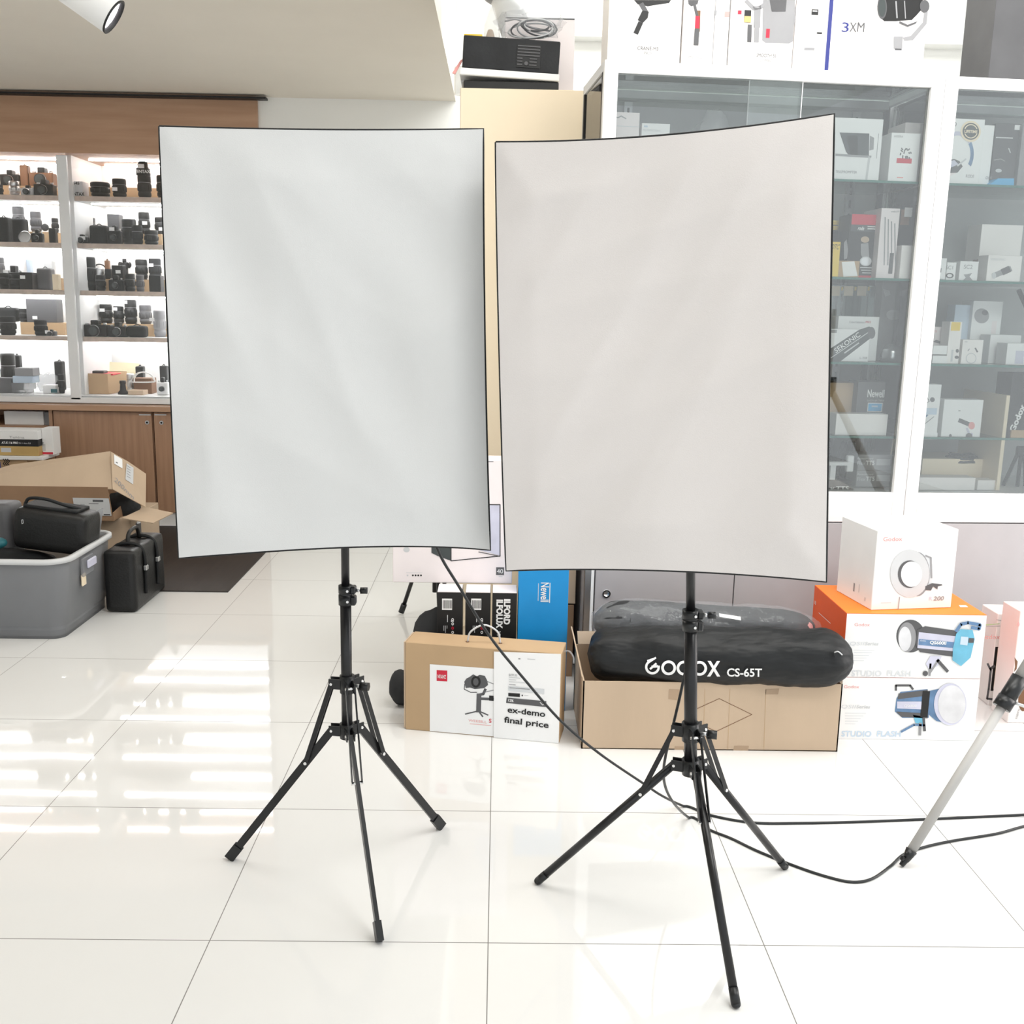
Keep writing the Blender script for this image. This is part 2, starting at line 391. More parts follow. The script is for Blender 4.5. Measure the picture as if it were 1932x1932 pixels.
def cup(name, xa, xb, label, kx):
    t = thing(name, ((xa+xb)/2, 6.5, 0), label, 'cupboard')
    b = B(); b.box((xa, 6.262, .087), (xb, 6.9, zc), 'wood'); b.build('body', t)
    b = B(); b.box((xa+.003, 6.24, .09), (xb-.003, 6.26, zc-.004), 'wood', .001); d = b.build('door', t)
    c = V((kx, 6.24, at(280, 797, Y=6.24).z))
    b = B(); b.cyl(c, c+V((0, -.006, 0)), .012, 'steel'); b.cyl(c+V((0, -.006, 0)), c+V((0, -.008, 0)), .006, 'black'); b.build('lock', d)
    h = at(274 if kx < xd1 else 303, 782.5, Y=6.24)
    b = B(); b.box((h.x-.035, 6.234, h.z-.003), (h.x+.035, 6.24, h.z+.003), 'steel'); b.build('hinge_plate', d)
    b = B(); b.box((xa, 6.26, .004), (xb, 6.3, .087), 'white'); b.build('plinth', t)
cup('base_cupboard', xd0, xd1-.004, 'brown wood base cupboard left of the door gap, lock at its right edge', at(278, 797, Y=6.24).x)
cup('base_cupboard', xd1+.004, XR, 'brown wood base cupboard mostly hidden by left softbox, lock at its left edge', at(305, 797, Y=6.24).x)
t = thing('open_shelf_unit', (-3.2, 6.5, 0), 'open brown wood shelf unit left of the cupboards, stacked with boxes', 'shelf unit')
xn = xd0-.004
b = B(); b.box((-4.2, 6.86, 0), (xn, 6.9, zc), 'wood'); b.build('back', t)
b = B(); b.box((xn-.02, 6.24, 0), (xn, 6.86, zc), 'wood'); b.build('side', t)
zsh = at(50, 803, Y=6.26).z
for z in (zsh, .10, .40):
    b = B(); b.box((-4.2, 6.25, z-.02), (xn-.02, 6.86, z), 'wood_h'); b.build('shelf', t)
a = at(8, 790, Y=6.3); c = at(82, 790, Y=6.3)
b = B(); b.box((a.x, 6.3, zsh), (c.x, 6.6, at(50, 776, Y=6.3).z), 'white', .002); b.box((c.x+.002, 6.31, zsh), (at(103, 790, Y=6.3).x-.03, 6.6, at(50, 776, Y=6.3).z-.004), 'mid_grey')
b.build('white_box', label='flat white box on the upper board of the open wood shelf unit', cat='box')

# ---------------------------------------------------------------- things on the lit shelves
def pt(c, sh):                     # crop position to photo position
    return (c[0]/5.855, (280 if sh == 'A' else 460)+c[1]/5.855)
DEP = {'f': 6.475, 'm': 6.585, 'r': 6.70}
RH = .075
def price_tag(par, X, Y, Z, w=.03, h=.02):
    b = B(); b.box((X-w/2, Y-.0015, Z-h/2), (X+w/2, Y, Z+h/2), 'tag_paper'); b.build('price_tag', par)
def gear(kind, c, row, d, label, m='black', tagged=None, crop='A', group=None, name=None, cat=None, base=None):
    x0, x1, yt = c; Yc = DEP[d]
    p0 = pt((x0, yt), crop); p1 = pt((x1, yt), crop)
    r = (at(p1[0], p1[1], Y=Yc).x-at(p0[0], p0[1], Y=Yc).x)/2; X = at((p0[0]+p1[0])/2, p0[1], Y=Yc).x
    z0 = SH[row]+(RH if d == 'r' and row != 4 else 0)+.0005
    if base is not None: z0 += base
    h = max(at(p0[0], p0[1], Y=Yc).z-z0, .02); b = B(); rr = min(r, .05)
    if kind == 'lens':
        k = h/10; q = .0 if r > h*.6 else .12
        prof = [(0, 0), (r*.82, 0), (r*.84, k*.8), (r*.95, k), (r*.95, k*2.4), (r*.88, k*2.5), (r*.88, k*3), (r, k*3.2), (r, k*6), (r*.93, k*6.2), (r*.93, k*6.7, 'mid_grey'), (r*.93, k*6.9), (r*(1-q*.4), k*7.1), (r*(1-q*.3), k*9.4), (r*.9, k*10), (r*.7, k*10), (r*.66, k*9.6), (0, k*9.5)]
        b.lathe((X, Yc, z0), prof, m, 20)
        for j in range(10):
            a = j*math.pi/5; b.box((X+math.cos(a)*r-.002, Yc+math.sin(a)*r-.002, z0+k*3.4), (X+math.cos(a)*r+.002, Yc+math.sin(a)*r+.002, z0+k*5.8), m)
        cat = cat or 'lens'; name = name or 'camera_lens'
    elif kind == 'cam':
        dd = min(.035, r*.6)
        b.box((X-r, Yc-dd, z0), (X+r, Yc+dd, z0+h*.72), m, min(.008, h*.12), 2)
        b.box((X-r*.3, Yc-dd*.8, z0+h*.7), (X+r*.3, Yc+dd*.8, z0+h), 'black', .004)
        b.cyl((X+r*.72, Yc, z0+h*.7), (X+r*.72, Yc, z0+h*.84), r*.14, 'steel'); b.cyl((X-r*.7, Yc, z0+h*.7), (X-r*.7, Yc, z0+h*.82), r*.16, 'steel')
        lr = min(r*.45, h*.33); b.lathe((X, Yc-dd, z0+h*.36), [(0, -.002), (lr*1.1, 0), (lr*1.1, .006, 'steel'), (lr, .008), (lr, .022), (lr*.8, .024, 'screen_dark'), (0, .018)], 'black', 20, (0, -1, 0))
        cat = cat or 'camera'; name = name or 'camera'
    elif kind == 'box':
        b.box((X-r, Yc-min(.05, max(r, .02)), z0), (X+r, Yc+min(.045, max(r, .02)), z0+h), m, .002)
        cat = cat or 'box'; name = name or 'small_box'
    elif kind == 'pouch':
        b.box((X-r, Yc-min(.035, r), z0), (X+r, Yc+min(.04, r), z0+h), m, min(r, h)*.38, 4)
        b.tube([(X-r*.4, Yc-.0, z0+h*.97), (X, Yc, z0+h+.008), (X+r*.4, Yc, z0+h*.97)], .003, m)
        cat = cat or 'pouch'; name = name or 'camera_pouch'
    elif kind == 'ring':
        rz = min(h/2, r*1.15); b.tube([(X+r*.93*math.cos(a), Yc+.01*math.sin(2*a), z0+rz+rz*.93*math.sin(a)) for a in [i*math.pi/8 for i in range(17)]], r*.1, m)
        cat = cat or 'filter'; name = name or 'filter_ring'
    elif kind == 'disc':
        b.lathe((X, Yc, z0+h/2), [(0, 0), (r*.9, 0), (r, .004), (r, .012), (r*.85, .014), (0, .010)], m, 24, (0, -1, .25))
        cat = cat or 'filter'; name = name or 'lens_filter'
    elif kind == 'star':
        b.cyl((X, Yc, z0), (X, Yc, z0+h*.55), r*.45, m); b.cyl((X, Yc, z0+h*.55), (X, Yc, z0+h*.8), r*.8, m, r1=r*.6)
        for j in range(5): a = j*1.256; b.ball((X+math.cos(a)*r*.75, Yc+math.sin(a)*r*.5, z0+h*.72), (r*.25, r*.25, h*.14), m, 8, 6)
        b.cyl((X, Yc, z0+h*.8), (X, Yc, z0+h), r*.3, m)
        cat = cat or 'tripod head'; name = name or 'tripod_head'
    elif kind == 'cone':
        b.lathe((X, Yc, z0), [(0, 0), (r, 0), (r, h*.12), (r*.62, h*.3), (r*.5, h*.75), (r*.62, h*.8), (r*.6, h), (0, h)], m, 20)
        cat = cat or 'lens hood'; name = name or 'lens_hood'
    o = b.build(name, label=label, cat=cat, group=group)
    if tagged:
        tx, tz = tagged; yy = Yc-(r if kind in ('lens', 'cone') else min(.05, max(r, .02)) if kind == 'box' else min(.035, r*.6))-.003
        price_tag(o, X+r*tx, yy, z0+h*tz)
    return o, X, Yc, r, z0, h
def riser(x0, x1, row, label, crop='A'):
    a = at(x0/5.855, 450, Y=6.64).x; c = at(x1/5.855, 450, Y=6.64).x
    B().box((a, 6.635, SH[row]+.0003), (c, 6.80, SH[row]+RH), 'kraft', .001).build('kraft_riser', label=label, cat='riser')
riser(20, 590, 0, 'brown card step behind the cameras, top shelf left bay')
riser(765, 1790, 0, 'brown card step behind the lenses, top shelf right bay')
riser(20, 600, 1, 'brown card step under the rear lenses, second shelf left bay')
riser(890, 1790, 1, 'brown card step under the rear lenses, second shelf right bay')
riser(60, 620, 2, 'brown card step under the rear gear, third shelf left bay')
riser(880, 1815, 2, 'brown card step under the rear lenses, third shelf right bay')
riser(160, 655, 3, 'bare brown card step under the big grey box, fourth shelf')
riser(955, 1830, 3, 'brown card step under a row of five lenses, fourth shelf')

# top shelf
gear('cam', (15, 225, 240), 0, 'r', 'black and silver film camera on the card step, upper left of top shelf', 'black')
gear('pouch', (228, 318, 190), 0, 'r', 'tall brown leather camera case on the top shelf, beside black and silver camera', 'brown')
gear('cam', (335, 600, 212), 0, 'r', 'brown and gold vintage camera on the top shelf nearest the white stile', 'brown', name='vintage_camera')
gear('lens', (-20, 30, 400), 0, 'f', 'black lens cut by left edge of the photo, top shelf', 'black')
gear('lens', (98, 215, 362), 0, 'f', 'silver and black lens at front of the top shelf below film camera', 'steel')
gear('cam', (240, 380, 408), 0, 'f', 'small silver camera at front of the top shelf beside silver lens', 'light_grey', name='compact_camera')
gear('cam', (388, 600, 345), 0, 'f', 'black camera with silver dials at front of top shelf near the stile', 'black')
o, X, Yc, r, z0, h = gear('box', (755, 945, 372), 0, 'f', 'grey box lettered in black at left end of right-bay top shelf', 'light_grey')
f = front(ID, Yc-.0505); f.text('PENTAX', 131.5, 368.5, 6, 'black', width=28, bold=.03); f.text('645', 138, 348, 5, 'black', width=12, bold=.03); f.build(o)
gear('lens', (1000, 1208, 375), 0, 'f', 'wide squat black lens beside the grey lettered box on the top shelf', 'black')
gear('lens', (1238, 1390, 337), 0, 'f', 'black lens with white price tag, middle of right-bay top shelf', 'soft_black', tagged=(-.3, .42))
o, X, Yc, r, z0, h = gear('lens', (1515, 1665, 300), 0, 'f', 'tall black lens lettered in white towering over the top shelf', 'soft_black', base=0)
b = B(); hh = at(266, 305, Y=Yc).z; zz = z0+h
b.lathe((X-.003, Yc, zz), [(0, 0), (r*.95, 0), (r*1.02, .003), (r*1.02, (hh-zz)*.5), (r*.86, (hh-zz)*.52), (r*.62, hh-zz), (0, hh-zz)], 'black', 20); hood = b.build('lens_hood', o)
f = front(ID, Yc-r*1.02-.001); f.rect(259, 309.5, 272, 317, 'tag_paper'); f.text('ENTAX', 258.5, 326, 5.5, 'white', width=25, bold=.03); f.build(o, 'printed_lettering')
gear('lens', (1725, 1900, 300), 0, 'f', 'black lens half hidden by the left softbox, end of the top shelf', 'black')
# second shelf
gear('pouch', (-25, 108, 760), 1, 'f', 'black zoom lens pouch at left edge of photo, second shelf', 'black_fabric')
gear('pouch', (112, 285, 775), 1, 'm', 'rounded black camera bag on the second shelf', 'soft_black')
gear('lens', (132, 260, 642), 1, 'r', 'tallest black lens of the left bay, second shelf', 'dark_grey', tagged=(-.6, .4))
gear('disc', (208, 345, 925), 1, 'f', 'silver ring with white face lying before the camera bag', 'steel')
gear('lens', (330, 448, 700), 1, 'r', 'brown-grey zoom lens standing tall at middle of left-bay second shelf', 'dark_grey')
gear('cam', (350, 474, 895), 1, 'f', 'silver topped black camera in front of the brown-grey zoom lens', 'black')
gear('disc', (460, 540, 825), 1, 'r', 'dark red round filter on the card step near the stile', 'black')
gear('lens', (568, 640, 770), 1, 'r', 'black lens behind the stile, second shelf', 'black')
gear('box', (548, 620, 882), 1, 'f', 'upright black booklet-like box beside the stile, second shelf', 'black')
gear('cam', (843, 975, 950), 1, 'f', 'small black camera with price tag at left end of right-bay second shelf', 'black', tagged=(.3, .6))
gear('lens', (965, 1050, 770), 1, 'r', 'slim silver and black lens, left rear of right-bay second shelf', 'dark_grey')
gear('pouch', (1000, 1190, 850), 1, 'm', 'wide black camera bag, left half of right-bay second shelf', 'black_fabric')
gear('box', (1205, 1335, 732), 1, 'r', 'upright black box rising above the cameras, second shelf', 'dark_grey')
gear('cam', (1192, 1340, 852), 1, 'f', 'black camera with white price tag under upright black box', 'black', tagged=(-.2, .8))
gear('lens', (1342, 1500, 782), 1, 'm', 'stout black lens right of the tagged camera, second shelf', 'black')
gear('lens', (1452, 1572, 850), 1, 'f', 'ribbed black lens at front, right of the stout lens', 'soft_black')
gear('lens', (1525, 1650, 706), 1, 'r', 'tallest black lens of right-bay second shelf, price tag on its side', 'black', tagged=(.45, .5))
gear('lens', (1592, 1745, 905), 1, 'f', 'short black lens in front of the tallest tagged lens', 'black')
gear('lens', (1706, 1850, 762), 1, 'r', 'black lens with price tag beside left softbox edge, second shelf', 'black', tagged=(.3, .3))
# third shelf
gear('lens', (-60, 40, 150), 2, 'r', 'clear-capped lens cut by left photo edge, third shelf', 'dark_grey', crop='B')
gear('box', (122, 300, 152), 2, 'r', 'white box with blue edge at the back of left-bay third shelf', 'paper', crop='B')
gear('box', (302, 345, 175), 2, 'r', 'narrow light blue box beside the white box, third shelf', 'pale_blue', crop='B')
gear('ring', (350, 492, 178), 2, 'm', 'large round filter ring standing on left-bay third shelf', 'black', crop='B')
gear('box', (497, 592, 188), 2, 'r', 'thin silver box lying behind large filter ring', 'light_grey', crop='B')
gear('cam', (58, 250, 240), 2, 'm', 'black camera with price tag, rear left of left-bay third shelf', 'black', tagged=(-.7, .75), crop='B')
gear('lens', (-20, 92, 320), 2, 'f', 'black lens with red ring at left photo edge, third shelf', 'black', crop='B')
gear('lens', (104, 234, 335), 2, 'f', 'black lens at front of third shelf, second from the photo edge', 'soft_black', crop='B')
gear('box', (238, 380, 316), 2, 'f', 'black box with white price tag, front of left-bay third shelf', 'black', tagged=(-.4, .72), crop='B')
gear('pouch', (420, 580, 268), 2, 'm', 'dark olive grey camera bag under the large filter ring', 'dark_grey', crop='B')
gear('box', (588, 655, 338), 2, 'f', 'cream box behind the stile, third shelf', 'cream', crop='B')
gear('lens', (875, 1048, 146), 2, 'm', 'big black zoom lens with price tag, left end of right-bay third shelf', 'soft_black', tagged=(-.1, .86), crop='B')
gear('ring', (1022, 1165, 118), 2, 'r', 'thin black wire ring behind the big zoom lens, third shelf', 'black', crop='B', cat='ring', name='wire_ring')
gear('pouch', (1160, 1210, 185), 2, 'r', 'small orange brown case behind thin wire ring', 'brown', crop='B')
gear('lens', (1055, 1148, 268), 2, 'm', 'silver and white lens in front of the wire ring', 'steel', crop='B')
gear('lens', (1050, 1162, 345), 2, 'f', 'short black lens in front of the silver lens, third shelf', 'black', crop='B')
gear('pouch', (1164, 1240, 278), 2, 'r', 'small black pouch on bare card step, third shelf', 'black_fabric', crop='B')
gear('star', (1298, 1450, 165), 2, 'r', 'black knobbed tripod head standing on third shelf card step', 'black', crop='B')
gear('box', (1252, 1372, 238), 2, 'm', 'black box with pink edge and price tag, middle of third shelf', 'black', tagged=(.2, .75), crop='B')
gear('cam', (1208, 1360, 348), 2, 'f', 'black camera in front of the pink edged box', 'soft_black', crop='B')
gear('lens', (1375, 1490, 330), 2, 'f', 'black lens in front of the knobbed tripod head', 'black', crop='B')
gear('lens', (1492, 1625, 172), 2, 'r', 'black hooded lens right of the tripod head, third shelf', 'black', crop='B')
gear('lens', (1640, 1775, 162), 2, 'r', 'black lens with price tag on the step, right end of third shelf', 'soft_black', tagged=(-.3, .68), crop='B')
gear('box', (1662, 1790, 352), 2, 'f', 'black upright box at front, right end of third shelf', 'black', crop='B')
gear('lens', (1500, 1590, 345), 2, 'm', 'small black lens in the gap below the hooded lens', 'dark_grey', crop='B')
# fourth shelf
gear('lens', (210, 318, 716), 3, 'r', 'squat black lens beside the big grey box, fourth shelf', 'soft_black', crop='B')
gear('pouch', (-20, 200, 702), 3, 'r', 'black camera bag at left photo edge, fourth shelf', 'black_fabric', crop='B')
gear('lens', (-10, 165, 800), 3, 'f', 'large black lens below the camera bag, left end of fourth shelf', 'soft_black', crop='B')
gear('box', (320, 655, 608), 3, 'r', 'big grey box with price tag on the fourth shelf', 'dark_grey', tagged=(-.45, .2), crop='B')
gear('lens', (376, 514, 842), 3, 'f', 'black lens standing before the bare card step, fourth shelf', 'soft_black', crop='B')
gear('cam', (518, 620, 945), 3, 'f', 'tiny black camera with tag beside the lone lens, fourth shelf', 'dark_grey', tagged=(-.6, .6), crop='B')
gear('lens', (980, 1075, 738), 3, 'r', 'smallest black lens, left end of the row on fourth shelf step', 'black', crop='B')
gear('lens', (1098, 1235, 668), 3, 'r', 'black lens with price tag, second in the row on fourth shelf step', 'black', tagged=(-.2, .7), crop='B')
gear('lens', (1250, 1364, 690), 3, 'r', 'black lens with price tag, third in the row on fourth shelf step', 'black', tagged=(-.3, .85), crop='B')
gear('lens', (1370, 1505, 618), 3, 'r', 'tallest black lens in the row on fourth shelf step', 'black', tagged=(-.5, .9), crop='B')
gear('lens', (1535, 1670, 675), 3, 'r', 'hooded black lens with white letters, fifth in the row on fourth shelf step', 'dark_grey', crop='B')
gear('lens', (1690, 1825, 732), 3, 'm', 'lens in a clear tube at the right end of fourth shelf', 'mid_grey', tagged=(-.9, .65), crop='B')
gear('cam', (918, 1195, 840), 3, 'f', 'large black film camera lying at front of the fourth shelf', 'black', crop='B')
gear('cam', (1205, 1408, 862), 3, 'f', 'black camera with silver lens ring and tag, fourth shelf', 'soft_black', tagged=(-.2, .4), crop='B')
gear('pouch', (1412, 1620, 902), 3, 'f', 'low black camera case right of the silver ringed camera', 'black_fabric', crop='B')
# bottom shelf
gear('box', (-30, 165, 1475), 4, 'f', 'large black lens case with white collar, bottom shelf left end', 'dark_grey', crop='B')
gear('lens', (0, 160, 1210), 4, 'm', 'tall black and white lens behind the large case, bottom shelf', 'black', crop='B')
gear('pouch', (150, 225, 1230), 4, 'r', 'slim black flash unit beside tall black and white lens', 'black', crop='B', name='flash_unit', cat='flash')
zb0 = 0
for i, (xa, xb, yt, m, l) in enumerate(((150, 340, 1605, 'translucent_grey', 'lowest grey plastic case of the stack on the bottom shelf'), (162, 362, 1530, 'translucent_grey', 'second plastic case from the bottom of the bottom-shelf stack'), (178, 398, 1455, 'pale_blue', 'bluish plastic case, second from top of the bottom-shelf stack'), (200, 400, 1366, 'mid_grey', 'dark labelled case topping the stack on the bottom shelf'))):
    o, X, Yc, r, z0, h = gear('box', (xa, xb, yt), 4, 'f', l, m, crop='B', base=zb0, name='plastic_case', cat='case', group='plastic cases stacked on the bottom shelf'); zb0 += h+.001
b = B(); p = at(86, 722, Y=6.6); b.ball((p.x, 6.62, SH[4]+.055), (.055, .06, .058), 'haze_plastic', 14, 9, .5); b.build('plastic_bag', label='crumpled clear plastic bag beside the stack of plastic cases', cat='bag')
gear('box', (500, 640, 1556), 4, 'f', 'low white and teal box near the stile, bottom shelf', 'paper', crop='B')
f = front(ID, 6.4245); f.rect(96, 734, 108, 741, 'teal'); f.build(bpy.data.objects[[o.name for o in COL.objects if o.get('label', '').startswith('low white and teal')][0]])
gear('lens', (640, 705, 1440), 4, 'f', 'black lens base with strap beside the stile, bottom shelf', 'soft_black', crop='B')
gear('pouch', (610, 700, 1295), 4, 'r', 'black and red pouch raised behind the stile, bottom shelf', 'black', crop='B')
# open kraft box with pouch and red folder
a0 = at(815/5.855, 720, Y=6.46).x; a1 = at(1190/5.855, 720, Y=6.46).x; a2 = at(1390/5.855, 715, Y=6.70).x; zt = at(170, 704.5, Y=6.46).z; s = SH[4]+.001
b = B(); P = lambda x, y, z: V((x, y, z))
for (pa, pb) in (((a0, 6.46), (a1, 6.46)), ((a1, 6.46), (a2, 6.72)), ((a2, 6.72), (a0+.04, 6.72)), ((a0+.04, 6.72), (a0, 6.46))):
    b.panel([P(*pa, s), P(*pb, s), P(*pb, zt), P(*pa, zt)], .004, 'kraft')
b.panel([P(a0, 6.46, s+.003), P(a1, 6.46, s+.003), P(a2, 6.72, s+.003), P(a0+.04, 6.72, s+.003)], .003, 'kraft')
b.build('open_box', label='open kraft box holding a grey pouch and red folder, bottom shelf', cat='box')
z = at(170, 697, Y=6.6).z
B().box((a0+.03, 6.53, s+.02), (a0+.16, 6.60, z-.004), 'black', .004).build('black_carton', label='black carton standing inside the open kraft box', cat='box')
b = B(); b.box((a0+.01, 6.50, zt-.012), (a1+.02, 6.68, zt-.004), 'red', .002); b.build('red_folder', label='red folder lying across the open kraft box', cat='folder')
pz = at(160, 670, Y=6.58).z; px0 = at(848/5.855, 685, Y=6.58).x; px1 = at(1010/5.855, 685, Y=6.58).x
b = B(); b.box((px0, 6.55, zt-.002), (px1, 6.63, pz), 'dark_grey', .03, 4); b.tube([(px0+.03, 6.59, pz-.004), ((px0+px1)/2, 6.59, pz+.008), (px1-.03, 6.59, pz-.004)], .003, 'dark_grey'); b.build('camera_pouch', label='rounded dark grey pouch standing on the red folder', cat='pouch')
b = B(); q0, q1 = at(1020/5.855, 690, Y=6.80), at(1525/5.855, 690, Y=6.80)
b.panel([P(q0.x, 6.80, s), P(q1.x, 6.80, s), P(q1.x, 6.83, at(250, 686, Y=6.8).z), P(q0.x, 6.83, at(180, 682, Y=6.8).z)], .003, 'pale_yellow'); b.build('yellow_sheet', label='pale yellow card leaning on the cabinet back, bottom shelf', cat='card')
gear('cone', (1298, 1410, 1510), 4, 'f', 'black cone-shaped hood right of the open kraft box', 'black', crop='B')
gear('lens', (1395, 1480, 1432), 4, 'm', 'silver and blue lens behind the black cone hood', 'steel', crop='B')
gear('box', (1500, 1700, 1478), 4, 'm', 'stack of red brown booklets behind the white cable', 'brown', crop='B', name='booklet_stack', cat='booklet')
gear('box', (1440, 1608, 1612), 4, 'f', 'low pinkish brown box at front under the white cable', 'carton', crop='B')
gear('pouch', (1505, 1590, 1352), 4, 'r', 'black pouch behind the red brown booklets', 'black', crop='B')
gear('cam', (1735, 1860, 1472), 4, 'f', 'white gadget with round lens at right end of the bottom shelf', 'white', crop='B', name='white_gadget', cat='gadget')
gear('pouch', (1770, 1850, 1345), 4, 'r', 'black pouch behind the white gadget, bottom shelf', 'black', crop='B')
c = at(1590/5.855, 715, Y=6.52)
b = B(); b.tube([c+V((.06*math.cos(t)*(1+.15*k), -.01*k, .052*math.sin(t)-.01)) for k in (0, 1) for t in [R(190-i*22) for i in range(10)]], .004, 'white'); b.build('white_cable', label='looped white cable standing in front of the booklets', cat='cable')

# ================================================================ ceiling spotlights
def spotlight(p_top, p_end, r, label, drop):
    t = thing('ceiling_spotlight', p_top, label, 'spotlight'); d = (V(p_end)-V(p_top)).normalized(); L = (V(p_end)-V(p_top)).length
    b = B(); b.lathe(p_top, [(0, 0), (r*.96, 0), (r, r*.05), (r, L*.38), (r*.9, L*.38), (r*.9, L*.47, 'black'), (r, L*.47, 'white'), (r, L)], 'white', 32, d); b.build('housing', t)
    b = B()
    for k in range(7):
        h = L*(.385+.012*k); b.lathe(V(p_top)+d*h, [(r*.9, 0), (r*.99, .0005), (r*.99, .0025), (r*.9, .003)], 'black', 32, d)
    b.build('cooling_ring', t)
    b = B(); b.lathe(V(p_top)+d*L, [(r, 0), (r*1.02, .004), (r*.92, .005), (r*.88, -.008)], 'black', 32, d); b.build('bezel', t)
    b = B(); b.lathe(V(p_top)+d*(L-.008), [(0, 0), (r*.88, 0)], 'lamp_glow', 32, d); b.build('lens', t)
    b = B(); b.cyl(V(p_top), V((p_top[0], p_top[1], drop)), .012, 'white'); b.cyl(V((p_top[0], p_top[1], drop-.02)), V((p_top[0], p_top[1], drop)), .05, 'white'); b.build('mount', t)
    l = bpy.data.lights.new('spot_lamp', 'SPOT'); l.energy = 25; l.spot_size = R(60); l.shadow_soft_size = .04; l.color = (1, .96, .92)
    o = bpy.data.objects.new('spot_lamp', l); COL.objects.link(o); o.parent = t; o.location = d*(L+.02); o.rotation_euler = d.to_track_quat('-Z', 'Y').to_euler()
e = at(213, 31, Y=2.9); rh = (e-EYE).normalized(); vv = rt*.81-up*.58; vv = (vv-rh*vv.dot(rh)).normalized()
spotlight(e-(vv*.968-rh*.27).normalized()*.24, e, .047, 'white cylindrical spotlight aimed right, hanging from the tan ceiling', CZ)
# the pipe-shaped lamp over the cream cupboard
t = thing('pendant_lamp', at(945, -60, Y=4.9), 'pale grey tilted tube lamp above the cream cupboard', 'lamp')
b = B(); p0 = at(952, -6, Y=4.9); p1 = at(975, 62, Y=4.7); b.cyl(p0, p1, .065, 'light_grey', seg=32); b.build('tube', t)
b = B(); b.ball(p0+V((-.03, -.02, .02)), (.075, .075, .06), 'mid_grey', 20, 12); b.build('joint', t)
b = B(); b.cyl(p0, V((p0.x, p0.y, 3.3)), .015, 'light_grey'); b.build('stem', t)

# ================================================================ right glass cabinets
CFR = frame(at(1134, 112, Y=3.62).x, 3.62, 0, 4.6, .35)
def U(x, y=500, v=0): return loc(CFR, x, y, v).x
def Wz(x, y, v=0): return loc(CFR, x, y, v).z
wt, wt2 = Wz(1134, 112), Wz(1160, 137)                # top edge, lower edge of the top rail
ug0, ug1 = U(1156, 137), U(1757, 160)
uq0, uq1 = U(1716, 700), U(1757, 700)                  # centre post at mid height
wb1, wb0 = Wz(1600, 929), Wz(1600, 985)
UC0, UC1 = (U(1755, 200)+U(1716, 700))/2-.008, (U(1799, 200)+U(1757, 700))/2+.004
UM = (UC0+UC1)/2; DV = .44; UEND = UM+1.28
print('cab', wt, wt2, ug0, UC0, UC1, wb1, wb0)
US = [Wz(1640, 336), Wz(1640, 523), Wz(1640, 685), Wz(1640, 826)]
WF = wb1+.002
